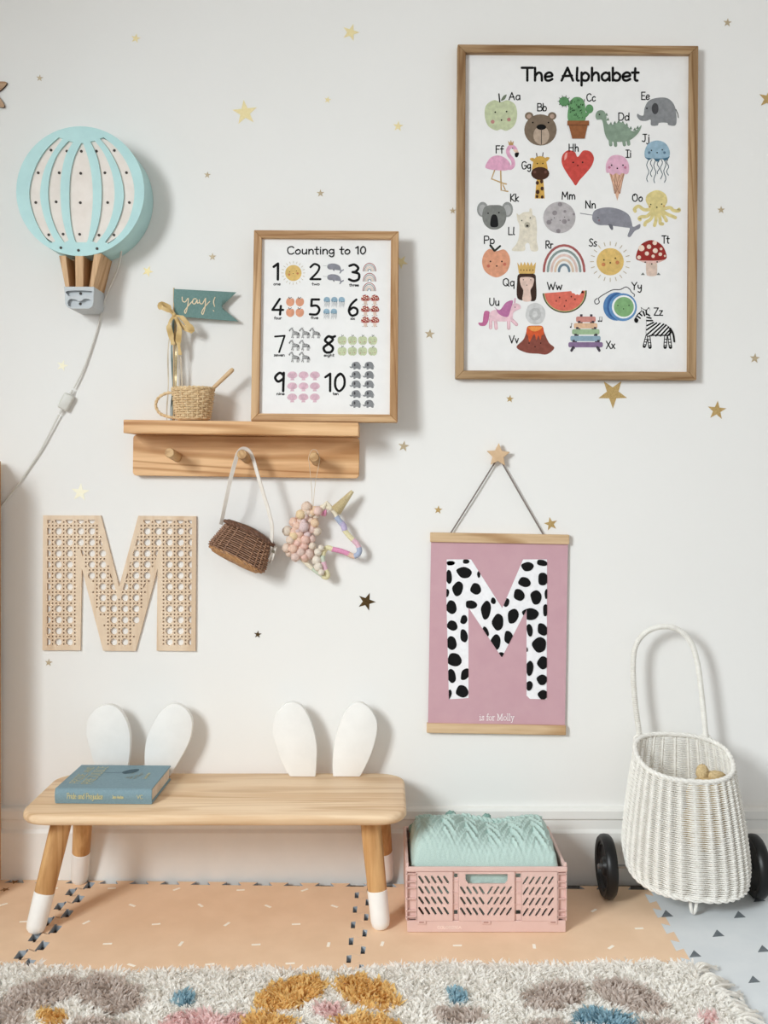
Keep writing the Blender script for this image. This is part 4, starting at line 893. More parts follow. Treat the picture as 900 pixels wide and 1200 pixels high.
ribbon('bow_loop', px_path([(204, 370, .004), (213, 372, .014), (222, 383, .014), (224, 387, .01), (216, 384, .004), (205, 371, .004)], of, 4), [.005]*4+[.010]*4+[.014]*5+[.010]*4+[.006]*4, RIB, pen)
build('bow_knot', MB().sphere(P(204, 369, of+.006), .0045), RIB, pen)
ribbon('bow_tail', px_path([(204, 370, .006), (198, 380, .010), (200, 392, .008), (203, 404, .006)], of, 5), [.006]*6+[.012]*6+[.009]*4, RIB, pen, .4)
ribbon('bow_tail', px_path([(205, 371, .008), (210, 384, .010), (209, 400, .006), (211, 416, .004)], of, 5), [.006]*5+[.012]*6+[.008]*5, RIB, pen, .5)
for xa, xm, xb, m, wd_ in ((202, 197, 195.5, RIBB, .0028), (203, 201, 202, RIBT, .0034), (205, 206, 203.5, GLIT, .0055), (207, 211, 213, RIBB, .0036), (204, 203, 200, RIBT, .002), (206, 208.5, 210, RIBB, .002)):
    e = P(xb, 489, of-.004); ribbon('ribbon_strand', [P(x, y, of-.006+.004*math.sin(y*.05+xa)) for x, y in smooth([(xa, 374), (xm, 410), ((xm+xb)/2+1, 450), (xb, 478)], 6, False)]+[Vector((e.x, -of+.004, shelf_y(e.x)+.001))], wd_, m, pen, .5)

# ---------------------------------------------------------------- cane letter
Lo = [(50.5, 604), (118, 604.3), (139.5, 687.5), (162, 604.5), (230, 605), (229, 763), (183.5, 762.5), (184.7, 666), (158.8, 762.8), (120.8, 762.5), (95.8, 666), (94, 762), (49.7, 762)]
conv = [[(55.4, 609.2), (93, 609.2), (90.2, 665), (89, 757), (54.8, 757)],
        [(88, 609.2), (114, 609.2), (139.6, 705), (155.2, 757.3), (124.6, 757.3), (99, 662), (88, 640)],
        [(166, 609.2), (191, 609.2), (191, 640), (181, 662), (155.2, 757.3), (124.6, 757.3), (139.6, 705)],
        [(187, 609.4), (225, 609.6), (224, 757.8), (188.6, 757.4), (189.6, 665)]]
holes = []
def addhole(pl):
    if all(any(inside(p, cv) for cv in conv) for p in pl): holes.append(pl); return
    cs = [clip(pl, cv) for cv in conv]; cs = [c_ for c_ in cs if len(c_) > 2]
    if not cs: return
    best = max(cs, key=parea)
    if parea(best) > min(1.6, .5*parea(pl)): holes.append(best)
for j in range(-1, 12):
    for i in range(-1, 14):
        x, y = 68.2+i*12.99, 622.5+j*12.99
        addhole(ell(x, y, 4.25, 4.25, 14))
        X, Y = x+6.5, y+6.5
        for dx, dy in ((0, 0), (4.3, 0), (-4.3, 0), (0, 4.3), (0, -4.3)): s_ = .95; addhole([(X+dx-s_, Y+dy-s_), (X+dx+s_, Y+dy-s_), (X+dx+s_, Y+dy+s_), (X+dx-s_, Y+dy+s_)])
cane = thing('cane_letter', P(140, 762, 0), 'laser cut wooden letter M with a cane webbing pattern', 'wall letter')
tow = lambda L: [(lambda v: (v.x, v.z))(P(x, y, .006)) for x, y in L]
build('letter_plate', shift(plate([tow(Lo)]+[tow(h) for h in holes], .0058), (0, -.0004, 0)), PLY, cane, 0)
# ---------------------------------------------------------------- brown wicker bag hung on the middle peg
BROWN = M('brown_wicker', (172, 128, 98), (134, 94, 70), 160, .55); DBROWN = M('dark_wicker', (122, 84, 64), (92, 62, 46), 160, .55); TANB = M('tan_wicker', (196, 146, 96), (170, 120, 74), 160, .55)
ob = .046; bc = P(284, 641, ob); th = math.radians(27)
bu = Vector((math.cos(th), 0, -math.sin(th))); bv = Vector((math.sin(th), 0, math.cos(th))); bw = Vector((0, -1, 0))
tp = math.radians(5); bv, bw = bv*math.cos(tp)-bw*math.sin(tp), bw*math.cos(tp)+bv*math.sin(tp)      # the bag hangs tipped back, showing its base
BWH, BH, BD = .0665, .062, .034
bag = thing('wicker_bag', P(285, 668, ob), 'brown wicker shoulder bag hanging from the middle peg by a white strap', 'bag')
def sup(t, n): c_, s_ = math.cos(t), math.sin(t); return math.copysign(abs(c_)**n, c_), math.copysign(abs(s_)**n, s_)
def bag_pos(t, v):
    a, b2 = sup(t, .6); f = 1-.22*v-.25*max(0, .12-v)/.12*.5; g = (1-.18*v)*(1-.5*max(0, .1-v))
    return bc+bu*(a*BWH*f)+bw*(b2*BD*g)+bv*((v-.5)*BH+.004*math.cos(a*1.5))
tag(build('woven_body', wicker(MB(), bag_pos, 24, 15, .0015, .0023, 0, 1, .0014, 6), BROWN, bag, 60, norm=False), kind='stuff')
lnr = MB(); LN = 40
for v in (.02, .5, .98):
    for j in range(LN): q = bag_pos(2*PI*j/LN, v); ax_ = bc+bv*((v-.5)*BH); lnr.v.append(tuple(ax_+(q-ax_)*.90))
lnr.f = [(k_*LN+j, k_*LN+(j+1) % LN, (k_+1)*LN+(j+1) % LN, (k_+1)*LN+j) for k_ in range(2) for j in range(LN)]; lnr.m = [0]*len(lnr.f)
build('weave_shade_liner', lnr, M('weave_shade_dark', (70, 46, 34), (60, 40, 30), 60, .9), bag, 60)  # dark liner added so the gaps in the weave look shaded
bot = MB(); ringN = 48
for k, (s_, dz) in enumerate(((1.0, 0), (.9, -.004), (.6, -.006), (.2, -.007))):
    for j in range(ringN):
        p = bag_pos(2*PI*j/ringN, 0); q = bc-bv*(BH/2); bot.v.append(tuple(q+(p-q)*s_+bv*(dz+.001*math.sin(j*2.0))))
for k in range(3):
    for j in range(ringN): bot.f.append((k*ringN+j, k*ringN+(j+1) % ringN, (k+1)*ringN+(j+1) % ringN, (k+1)*ringN+j)); bot.m.append(0)
bot.f.append(tuple(3*ringN+j for j in range(ringN))); bot.m.append(0)
build('woven_base', bot, TANB, bag, 60)
build('base_border', braid([bag_pos(2*PI*j/48, .02)+bv*.001 for j in range(48)], .0022, .0016, 16), TANB, bag, 60, norm=False)
lid = MB(); R_ = 40
for k, (s_, dz) in enumerate(((1.02, -.003), (1.10, .002), (1.0, .0065), (.6, .0095), (.15, .0105))):
    for j in range(R_):
        p = bag_pos(2*PI*j/R_, 1); q = bc+bv*(BH/2); lid.v.append(tuple(q+(p-q)*s_+bv*(dz+.003*math.cos((p-q).dot(bu)*20))))
for k in range(4):
    for j in range(R_): lid.f.append((k*R_+j, k*R_+(j+1) % R_, (k+1)*R_+(j+1) % R_, (k+1)*R_+j)); lid.m.append(0)
lid.f.append(tuple(4*R_+j for j in range(R_))); lid.m.append(0)
ld_ = build('lid', lid, DBROWN, bag, 60)
build('lid_border', braid([bc+bv*(BH/2+.001)+(bag_pos(2*PI*j/48, 1)-bc-bv*(BH/2))*1.09 for j in range(48)], .0024, .0018, 18), DBROWN, ld_, 60, norm=False)
STRAP = M('white_leather', (236, 230, 222), (228, 220, 210), 60, .5)
pk2 = pegs[1]
le = bc-bu*(BWH*.93)+bv*.012; re = bc+bu*(BWH*.9)+bv*.004
def strap(pts, wd):
    pts = [Vector(p) for p in smooth([tuple(p) for p in pts], 6, False)]; vs = []; n = len(pts)
    for p in pts: vs += [p+Vector((0, -wd/2, 0)), p+Vector((0, wd/2, 0))]
    mb = MB(); vs2 = []
    for i, p in enumerate(pts):
        t = (pts[min(i+1, n-1)]-pts[max(i-1, 0)]).normalized(); q = t.cross(Vector((0, 1, 0))).normalized()*.0009
        yy = (Vector((0, -1, 0))*.55+t.cross(Vector((0, 1, 0))).normalized()*.83)*wd/2; q = t.cross(yy).normalized()*.0009; vs2 += [p+yy+q, p-yy+q, p-yy-q, p+yy-q]
    fs = [(0, 1, 2, 3), ((n-1)*4+3, (n-1)*4+2, (n-1)*4+1, (n-1)*4)]
    for i in range(n-1):
        for j in range(4): fs.append((i*4+j, i*4+(j+1) % 4, i*4+4+(j+1) % 4, i*4+4+j))
    return mb.add(vs2, fs)
py_ = .068
top = [P(x, y, py_) for x, y in ((262, 612), (264, 590), (270, 562), (276, 540), (279, 531), (284, 526), (291, 527.5), (296, 536), (302, 556), (309, 580), (315, 600), (319, 622), (320.5, 640))]
top[0] = le+bv*.01; top[-1] = re
build('strap', strap(top, .0085), STRAP, bag)
build('strap_loop', strap([re+Vector((0, -.004, -.004)), P(323, 640, .05), P(320, 652, .05), P(316, 660, .045)], .005), STRAP, bag)
build('buckle', MB().box(P(320, 646, .053), (.004, .008, .005)), M('brass_stud', (130, 120, 100), (110, 100, 84), 60, .4, .6), bag)

# ---------------------------------------------------------------- unicorn hanging
ou = .030; UP = lambda x, y, o=ou: P(325+x/8.571, 565+y/8.571, o)
uni = thing('unicorn_head', UP(500, 940), 'yarn wrapped unicorn head with pastel pompom mane on the right peg', 'wall hanging')
YC = {'cream': (240, 230, 206), 'pink': (234, 150, 190), 'lilac': (200, 186, 222), 'blue': (176, 188, 214), 'peach': (240, 204, 180), 'lemon': (236, 226, 180), 'rose': (236, 190, 206), 'mint': (206, 216, 196)}
def YM(c_): return M('yarn_'+c_, YC[c_], tuple(v*.93 for v in YC[c_]), 400, .95, bmp=.3)
segs = [([(545, 270), (580, 310), (600, 352)], 'cream', 30), ([(592, 345), (620, 385), (650, 420)], 'blue', 38), ([(640, 405), (665, 440), (678, 485)], 'lilac', 40), ([(672, 478), (712, 530), (762, 582)], 'lemon', 34), ([(755, 575), (800, 620), (822, 662)], 'rose', 34),
        ([(818, 655), (826, 690), (808, 728), (770, 745)], 'blue', 36), ([(778, 745), (745, 738), (710, 718)], 'peach', 34), ([(720, 722), (640, 692), (545, 672)], 'pink', 34), ([(555, 674), (505, 658), (470, 690), (458, 735)], 'lemon', 34), ([(459, 728), (456, 770), (466, 810)], 'mint', 30), ([(464, 800), (474, 850), (488, 890)], 'rose', 34),
        ([(484, 882), (505, 930), (490, 955), (455, 940)], 'lemon', 36), ([(462, 945), (400, 905), (340, 860)], 'mint', 28), ([(350, 868), (295, 815), (250, 770), (230, 700)], 'cream', 30), ([(235, 715), (215, 560), (250, 400), (330, 290), (420, 275)], 'cream', 26), ([(400, 285), (440, 300), (490, 312)], 'pink', 44), ([(430, 262), (470, 245), (545, 270)], 'cream', 30)]
for pts, c_, wd_ in segs:
    pp = [UP(*q) for q in smooth(pts, 6, False)]; rs = [wd_*1.5/2/8.571/553*(1+.06*math.sin(i*2.4)) for i in range(len(pp))]
    build('wrapped_wire', MB().tube(pp, rs, 10), YM(c_), uni)
build('ear', MB().tube([UP(440, 285, ou+.004), UP(470, 240, ou+.004), UP(497, 200, ou+.004), UP(520, 235, ou+.004), UP(545, 272, ou+.004)], [.005, .0045, .003, .0045, .005], 8), YM('cream'), uni)
hb, ht = UP(585, 290, ou+.004), UP(756, 90, ou+.004)
build('horn', MB().tube([hb+(ht-hb)*(i/60) for i in range(61)], [(.0088*(1-i/60)+.0036)*(1+.07*(i % 2)) for i in range(61)], 14), M('gold_thread', (226, 210, 166), (196, 178, 134), 600, .4, .3), uni)
balls = [(295, 250, 50, 'peach'), (235, 325, 46, 'gold'), (300, 312, 38, 'peach'), (165, 402, 44, 'coral'), (200, 442, 42, 'coral'), (290, 352, 42, 'blush'), (100, 490, 46, 'sand'), (262, 448, 52, 'mauve'), (332, 382, 32, 'peach'), (376, 410, 40, 'apricot'), (165, 540, 42, 'gold'), (345, 468, 46, 'blush'), (220, 520, 45, 'coral'), (132, 582, 42, 'peach'), (385, 340, 34, 'sand'),
         (212, 590, 46, 'coral'), (280, 580, 42, 'salmon'), (338, 572, 42, 'blush'), (92, 660, 42, 'peach'), (160, 668, 46, 'coral'), (228, 652, 46, 'peach'), (268, 640, 40, 'salmon'), (182, 750, 44, 'dusty'), (312, 720, 56, 'dusty'), (350, 640, 34, 'sand'), (408, 290, 44, 'blush'), (468, 312, 30, 'hotpink'), (408, 702, 36, 'ivory'), (440, 660, 28, 'ivory'), (395, 782, 46, 'ivory'), (412, 850, 40, 'ivory'), (442, 905, 30, 'ivory'), (398, 492, 42, 'sand'), (300, 525, 32, 'mauve'), (235, 705, 42, 'dusty'), (120, 712, 36, 'peach')]
BC = {k_: tuple(.6*v+.4*g for v, g in zip(c_, (238, 218, 200))) for k_, c_ in {'peach': (236, 206, 186), 'gold': (240, 206, 146), 'coral': (240, 186, 162), 'blush': (238, 196, 190), 'sand': (232, 216, 196), 'mauve': (228, 198, 208), 'apricot': (242, 198, 152), 'salmon': (240, 180, 168), 'dusty': (224, 188, 180), 'hotpink': (232, 160, 196), 'ivory': (236, 230, 216)}.items()}
rb = random.Random(11); cols_ = ['peach', 'coral', 'blush', 'sand', 'salmon', 'dusty', 'apricot', 'mauve']
for q in range(34):
    t = rb.random(); ax_, ay_ = (300-190*math.sin(t*2.6), 270+480*t); balls.append((ax_+rb.uniform(-20, 110)*(1-.3*t), ay_+rb.uniform(-25, 25), rb.uniform(26, 36), cols_[q % 8]))
for i, (x, y, r_, c_) in enumerate(balls):
    mb = MB().sphere((0, 0, 0), 1, 0, 18, 12)
    vs = []
    for p in mb.v:
        v = Vector(p); a = math.atan2(v.z, v.x+.3*v.y); d = 1+.07*math.sin(5*a+7*v.y+i)+.03*math.sin(17*v.x+11*v.z); vs.append(UP(x, y, ou+.005+.006*math.sin(i*2.1))+v*d*(r_*1.08/8.571/553))
    mb.v = vs; build('pompom', mb, M('wool_'+c_, BC[c_], tuple(v*.92 for v in BC[c_]), 300, .95, bmp=.4), uni, 80)
THR = M('thread', (226, 210, 186), (216, 198, 172), 60, .7)
pt = pegs[2]
mb = MB()
for s_ in (-1, 1): mb.tube(smooth([tuple(UP(355, 300, ou)), tuple(P(367+s_*2, 570, .05)), tuple(P(368+s_*5.5, 545, .075)), tuple(P(368+s_*6.3, 536, .078)), tuple(P(368+s_*3, 528, .078)), tuple(P(368, 526.8, .078))], 5, False), .0006, 5)
build('hanging_thread', mb, THR, uni)

# ---------------------------------------------------------------- bunny eared bench
ZS = .242; TH = .0215; BX0, BX1, BOF, BOB = -.688, .043, .279, .020
bench = thing('bunny_bench', ((BX0+BX1)/2, -.15, TT), 'low wooden bench with four white bunny ears and white dipped legs', 'bench')
pl = rrect(BX0, -BOF, BX1, -BOB, .05, 8); n = len(pl); mb = MB()
prof = [(-.010, ZS-TH), (-.003, ZS-TH+.003), (0, ZS-TH+.008), (0, ZS-.007), (-.002, ZS-.002), (-.006, ZS)]
cxm, cym = (BX0+BX1)/2, -(BOF+BOB)/2
def inset(p, d): return (p[0]+math.copysign(min(abs(p[0]-cxm), -d), cxm-p[0]), p[1]+math.copysign(min(abs(p[1]-cym), -d), cym-p[1]))
for d, z in prof:
    for p in pl: q = inset(p, d); mb.v.append((q[0], q[1], z))
for k in range(len(prof)-1):
    for j in range(n): mb.f.append((k*n+j, k*n+(j+1) % n, (k+1)*n+(j+1) % n, (k+1)*n+j)); mb.m.append(0)
mb.f.append(tuple(range(n))[::-1]); mb.f.append(tuple((len(prof)-1)*n+j for j in range(n))); mb.m += [0, 0]
build('seat', mb, SEATW, bench, 50)
TIPW = M('white_dip', (242, 241, 238), (238, 237, 234), 40, .45)
for top, foot in ((P(74, 968, .215), G(40.5, 1093)), (P(99, 968, .075), G(93, 1034)), (P(433.5, 968, .215), G(446.5, 1088)), (P(444, 968, .075), G(452, 1032))):
    top = Vector((top.x, top.y, ZS-TH-.0005)); foot = Vector((foot.x, foot.y, TT+.0006))
    d = foot-top; k = .66
    lg = build('leg', MB().tube([top, top+d*.3, top+d*k], [.0195, .0195, .0185], 20), LEGW, bench)
    build('white_tip', MB().tube([top+d*k, top+d*(k+.004), top+d*.93, top+d*.975, foot], [.0183, .0192, .0183, .0165, .0115], 20), TIPW, lg)
e5, e4 = 1/5.806, 1/4.737
oe = .050
for ox, k, L in ((85, e5, [(185, 560), (150, 475), (125, 400), (97, 290), (92, 230), (106, 160), (160, 92), (240, 64), (312, 92), (362, 165), (388, 250), (392, 320), (388, 400), (378, 475), (365, 560)]),
                 (85, e5, [(500, 560), (490, 475), (490, 380), (506, 290), (550, 190), (612, 98), (690, 57), (765, 88), (808, 155), (812, 235), (790, 325), (735, 430), (690, 505), (655, 560)]),
                 (300, e4, [(190, 455), (150, 385), (112, 290), (92, 190), (110, 110), (155, 55), (205, 40), (258, 65), (306, 150), (334, 260), (337, 340), (330, 455)]),
                 (300, e4, [(428, 455), (425, 370), (437, 250), (470, 142), (512, 70), (565, 40), (620, 62), (662, 122), (673, 190), (648, 300), (610, 390), (575, 455)])):
    pts = [(ox+x*k, 815+y*k) for x, y in L]
    core = smooth(pts, 4, False); q = [(lambda v: [v.x, v.z])(P(x, y, oe)) for x, y in core]
    zb_ = ZS+.0004; q[0][1] = zb_; q[-1][1] = zb_
    q = [(x, max(z, zb_)) for x, z in q]
    build('bunny_ear', MB().prism(q, -oe, -oe+.016), WHITE, bench, 30, bevel=.002, seg=2)

# ---------------------------------------------------------------- book on the bench
bkc = (P(121, 942, .217)+Vector((0, 0, 0))); a_bk = math.radians(-1.6)
book = thing('hardback_book', (bkc.x, -.217, ZS+.0006), 'blue cloth hardback book with gold lettering lying on the bench', 'book', None, (0, 0, a_bk))
BL, BDp, BT = .188, .150, .0295
BLUE = M('blue_cloth', (124, 154, 166), (116, 146, 158), 300, .6, bmp=.08); PAGES = M('page_edges', (226, 208, 186), (206, 186, 162), 30, .9)
cover = build('front_cover', MB().box((0, BDp/2+.001, BT-.0015), (BL, BDp, .003)), BLUE, book, 0, True, bevel=.0008, seg=1)
build('back_cover', MB().box((0, BDp/2+.001, .0015), (BL, BDp, .003)), BLUE, book, 0, True, bevel=.0008, seg=1)
spn = MB(); sec = [(.006, 0), (.0015, .0015), (-.0008, .008), (-.0014, BT/2), (-.0008, BT-.008), (.0015, BT-.0015), (.006, BT), (.006, BT-.003), (.004, BT-.005), (.003, BT/2), (.004, .005), (.006, .003)]
ns = len(sec); spn.add([(x, y, z) for x in (-BL/2, BL/2) for y, z in sec], [tuple(range(ns)), tuple(range(2*ns-1, ns-1, -1))]+[(i, (i+1) % ns, ns+(i+1) % ns, ns+i) for i in range(ns)])
spine = build('spine', spn, BLUE, book, 50, True)
build('page_block', MB().box((0, BDp/2, BT/2), (BL-.006, BDp-.010, BT-.0062)), PAGES, book, 0, True)
T = Art(book, 0, 0); GD = (206, 196, 140)
def spmap(x, y, dz): return Vector((x, -.0016-dz, y))
T.text('Pride and Prejudice', -.070, -.0105, .0105, .0011, GD, .070); T.text('Jane Austen', .018, -.0118, .006, .0008, GD, .022); T.text('VC', .066, -.012, .007, .0009, GD, .012)
for it in T.items:
    it[0][:] = [[(p[0], -p[1]) for p in q] for q in it[0]]
T.done('printed_spine_title', spine, spmap)
# cover lettering reads from the spine towards the fore edge
def cvmap(x, y, dz): return Vector((-BL/2+y, x, BT+dz))
T.text('PRIDE', .030, .034, .017, .0014, GD, .060); T.text('AND', .098, .034, .013, .0012, GD, .036)
T.text('PREJUDICE', .024, .062, .020, .0014, GD, .112); T.done('printed_cover_title', cover, cvmap)
T.line([(.100, .066), (.100, .090), (.104, .112), (.110, .126)], .0018, (70, 94, 106), True); T.sm([(.092, .108), (.104, .100), (.120, .112), (.124, .128), (.110, .130), (.098, .122)], (72, 96, 108))
for i in range(14):
    x, y = .060+.040*random.random(), .114+.030*random.random(); T.line([(x, y), (x+.006, y+.003)], .0012, (150, 140, 96))
T.text('Jane Austen', .060, .160, .006, .0009, GD, .036); T.done('printed_cover_picture', cover, cvmap)

# ---------------------------------------------------------------- pink folding crate
PINKC = M('blush_plastic', (225, 190, 181), (220, 184, 175), 20, .45); 
OFc, ZB0 = .254, TT+.0006
cr = thing('folding_crate', P(570, 1092, .15), 'blush pink slatted folding crate holding the mint blanket', 'crate')
cr.location = (.1935, -.145, ZB0); 
kF = (D-OFc)/F; CXL, CXR = (475.5-450)*kF, (665-450)*kF; CZT = P(0, 1016.5, OFc).z
CBK = .040
def cw(x, y): v = P(x, y, OFc); return (v.x, v.z)
zbase = cw(0, 1079.5)[1]
# base tray
build('base', MB().box(((CXL+CXR)/2, -(OFc+CBK)/2-.0005, (ZB0+ZB0+.004)/2), (CXR-CXL-.009, OFc-CBK-.008, .004)).box(((CXL+CXR)/2, -OFc+.0035, (ZB0+zbase)/2), (CXR-CXL-.006, .005, zbase-ZB0)).box(((CXL+CXR)/2, -CBK-.0035, (ZB0+zbase)/2), (CXR-CXL-.006, .005, zbase-ZB0))
      .box((CXL+.0055, -(OFc+CBK)/2, (ZB0+zbase)/2), (.005, OFc-CBK-.012, zbase-ZB0)).box((CXR-.0055, -(OFc+CBK)/2, (ZB0+zbase)/2), (.005, OFc-CBK-.012, zbase-ZB0)), PINKC, cr, 0, bevel=.0008, seg=1)
def slot(cx, cy, lean):
    x, z = cw(cx, cy); hx, hz, w_ = lean*2.3*kF, 3.5*kF, 1.35*kF; t = Vector((hx, hz)).normalized(); nn = Vector((-t.y, t.x)); out = []
    for s_, c_ in ((1, Vector((x+hx, z+hz))), (-1, Vector((x-hx, z-hz)))):
        for q in range(5): a = PI*q/4; out.append(tuple(c_+(-nn*math.cos(a)*s_*-1+t*s_*math.sin(a))*w_))
    return out
secs = [(489, 530.5, [slot(x, y, -1) for x in (493.6, 500.9, 508.3, 515.6, 522.9) for y in (1031, 1043.2, 1055.3, 1067.6)]),
        (537.5, 603, [slot(x, y, -1) for x in (542.5, 549.8, 557.2, 564.6) for y in (1043.5, 1055.7, 1068.2)]+[slot(x, y, 1) for x in (574.4, 581.8, 589.2, 596.6) for y in (1043.5, 1055.7, 1068.2)]+[[cw(545.5, 1024.3), cw(595, 1024.3), cw(595, 1032), cw(592, 1036), cw(549, 1036), cw(545.5, 1031)]]),
        (611.5, 653, [slot(x, y, 1) for x in (616, 623.3, 630.7, 638.2, 645.7) for y in (1032, 1044.3, 1056.7, 1069)])]
sidep = [slot(x, y, -1) for x in (500, 515, 530, 545, 560) for y in (1038, 1052, 1066)]
for yy, flip in ((-OFc, 1), (-CBK-.006, 0)):
    off = 0 if flip else .0
    for x0, x1, hs in secs:
        (a, zt_), (b_, _) = cw(x0, 1024 if x0 < 500 or x0 > 600 else 1022.6), cw(x1, 0); zb_ = zbase+.0006
        build('slatted_panel', shift(plate([[(a, zb_), (b_, zb_), (b_, CZT-.0085), (a, CZT-.0085)]]+hs, .004), (0, yy+.004, 0)), PINKC, cr, 0)
    build('top_rim', MB().box(((CXL+CXR)/2, yy+.003, CZT-.004), (CXR-CXL, .006, .008)), PINKC, cr, 0, bevel=.001, seg=1)
    for x0, x1 in ((530.7, 537.3), (603.2, 611.3)):
        (a, _), (b_, _) = cw(x0, 0), cw(x1, 0); sq = lambda y: [cw(x0+1.5, y-2.4), cw(x1-.8, y-2.4), cw(x1-.8, y+2.4), cw(x0+1.5, y+2.4)]
        build('hinge_strip', shift(plate([[(a, zbase+.0006), (b_, zbase+.0006), (b_, CZT-.0085), (a, CZT-.0085)], sq(1027), sq(1070)], .002), (0, yy+.006, 0)), PINKC, cr, 0)
        mb = MB()
        for y in (1033.5, 1047, 1060): p = cw((x0+x1)/2, y); mb.box((p[0], yy+.0032, p[1]), (b_-a, .0024, .0012))
        build('strip_rib', mb, PINKC, cr, 0)
    for x0, x1 in ((476, 488.8), (653.2, 664.5)):
        (a, _), (b_, _) = cw(x0, 0), cw(x1, 0)
        build('corner_post', MB().box(((a+b_)/2, yy+.0085, (zbase+CZT-.0085)/2), (b_-a, .0018, CZT-.0085-zbase-.001)), PINKC, cr, 0)
        for y in (1021.5, 1024.5, 1033.8, 1041, 1054, 1068, 1075):
            p = cw((x0+x1)/2, y); build('post_rib', MB().box((p[0], yy+.0040, p[1]), (b_-a, .0060, .0014)), PINKC, cr, 0)
        for x in (x0+.8, x1-.8): p = cw(x, 1050); build('post_rib', MB().box((p[0], yy+.0040, (zbase+CZT-.0085)/2), (.0016, .0060, CZT-.0095-zbase)), PINKC, cr, 0)
for xx, s_ in ((CXL, 1), (CXR-.004, 1)):
    w_ = OFc-CBK-.014; hs = []
    for i in range(9):
        for j in range(4):
            x = -w_/2+.02+i*(w_-.04)/8; z = zbase+.013+j*.0195; t = .0042 if i < 5 else -.0042; hs.append([(x-t-.0016, z+.006), (x-t+.0016, z+.006), (x+t+.0016, z-.006), (x+t-.0016, z-.006)])
    mb = plate([[(-w_/2, zbase+.0006), (w_/2, zbase+.0006), (w_/2, CZT-.0085), (-w_/2, CZT-.0085)]]+hs, .004)
    mb.v = [(xx+.004+p[1], -(OFc+CBK)/2+p[0], p[2]) for p in mb.v]; build('side_panel', mb, PINKC, cr, 0)
    build('top_rim', MB().box((xx+.002+.001*(1 if xx == CXL else -1), -(OFc+CBK)/2, CZT-.0038), (.006, OFc-CBK-.013, .0076)), PINKC, cr, 0, bevel=.001, seg=1)
for x in (494, 569.5, 648):
    p = cw(x, 1081); build('clip', MB().box((p[0], -OFc-.0006, p[1]), (.017, .0014, .006)), PINKC, cr, 0, bevel=.0004, seg=1)
    p = cw(x, 1080.5); build('clip_slot_shade', MB().box((p[0], -OFc-.0014, p[1]), (.009, .0006, .0018)), M('shadow_pink', (170, 118, 106), None, 30, .6), cr, 0)  # strip in darker pink, the shade of a slot painted on
for xx, px_ in ((CXL+.003, 476), (CXR-.003, 664)): build('corner_knob', MB().box((xx, -OFc+.006, CZT+.0035), (.005, .008, .007)), PINKC, cr, 0, bevel=.0012, seg=2)
bs = [o for o in cr.children if o.name.startswith('base')][0]
KT = Art(cr, OFc-.0010, OFc-.145-.0008); KT.text('COLOBIBEA', 512.5, 1088.2, 3.0, .55, (246, 224, 214), 28.5)
def krmap(x, y, dz): q = P(x, y, OFc-.0012+dz); return q-cr.location
KT.done('printed_name', bs, krmap)
# ---------------------------------------------------------------- folded mint blanket in the crate
MINT = M('mint_knit', (192, 216, 208), (174, 200, 193), 700, .95, bmp=.5)
bl = thing('knitted_blanket', ((CXL+CXR)/2, -.147, ZB0+.006), 'folded mint green cable knit blanket stuffed in the pink crate', 'blanket')
bx0, bx1, by0, by1 = CXL+.0095, CXR-.0095, -OFc+.0125, -CBK-.0135
def blz(u, v):
    "height of the folded top; u across, v from front to back"
    eu = min(u, 1-u); ev = min(v, 1-v)
    edge = (1-math.exp(-eu/.018))*(1-math.exp(-ev/.05))
    h = .088+.047*edge
    h += .024*edge*math.sin(PI*min(1, v*1.05))**.7*(.75+.25*math.sin(3.2*u+.6)) + .010*edge*math.sin(PI*u)*v
    h += .006*edge*math.sin(7*u+2*v)+.004*edge*math.sin(11*u-5*v+1)
    # cable braid along the back, chevrons on the top
    band = math.exp(-((v-.70-.05*math.sin(5*u))/.05)**2); h += .0035*band*abs(math.sin(52*u+9*math.sin(v*30)))*edge
    ch = (v-.40-.06*math.sin(4*u+1)); zz = abs(((u*6.5) % 1)-.5)
    h += .0075*edge*math.exp(-(ch/.27)**2)*max(0, math.sin((zz*1.1+ch*2.2)*17))**1.5
    h += .0016*edge*math.sin(190*u)*math.sin(75*v)
    return h
NU, NV = 150, 70; vs = []; fs = []
for j in range(NV+1):
    for i in range(NU+1):
        u, v = i/NU, j/NV; bulge = .0
        vs.append((bx0+(bx1-bx0)*u, by0+(by1-by0)*v, ZB0+.006+blz(u, v)))
for j in range(NV):
    for i in range(NU): a = j*(NU+1)+i; fs.append((a, a+1, a+NU+2, a+NU+1))
mb = MB().add(vs, fs)
bd = [i for i in range(NU+1)]+[j*(NU+1)+NU for j in range(1, NV+1)]+[NV*(NU+1)+i for i in range(NU-1, -1, -1)]+[j*(NU+1) for j in range(NV-1, 0, -1)]
k0 = len(mb.v); mb.v += [((bx0+bx1)/2+(vs[i][0]-(bx0+bx1)/2)*.80, (by0+by1)/2+(vs[i][1]-(by0+by1)/2)*.68, ZB0+.0055) for i in bd]; nb = len(bd)
for i in range(nb): mb.f.append((bd[i], k0+i, k0+(i+1) % nb, bd[(i+1) % nb])); mb.m.append(0)
mb.f.append(tuple(k0+i for i in range(nb))); mb.m.append(0)
build('folded_knit', mb, MINT, bl, 60)
# rolled front fold seen through the handle
fr = MB(); fr.tube([(bx0+.012+(bx1-bx0-.024)*i/40, by0+.010, ZB0+.089+.002*math.sin(i*.7)) for i in range(41)], [.010+.0012*math.sin(i*2.2) for i in range(41)], 12); build('front_fold', fr, MINT, bl, 60)
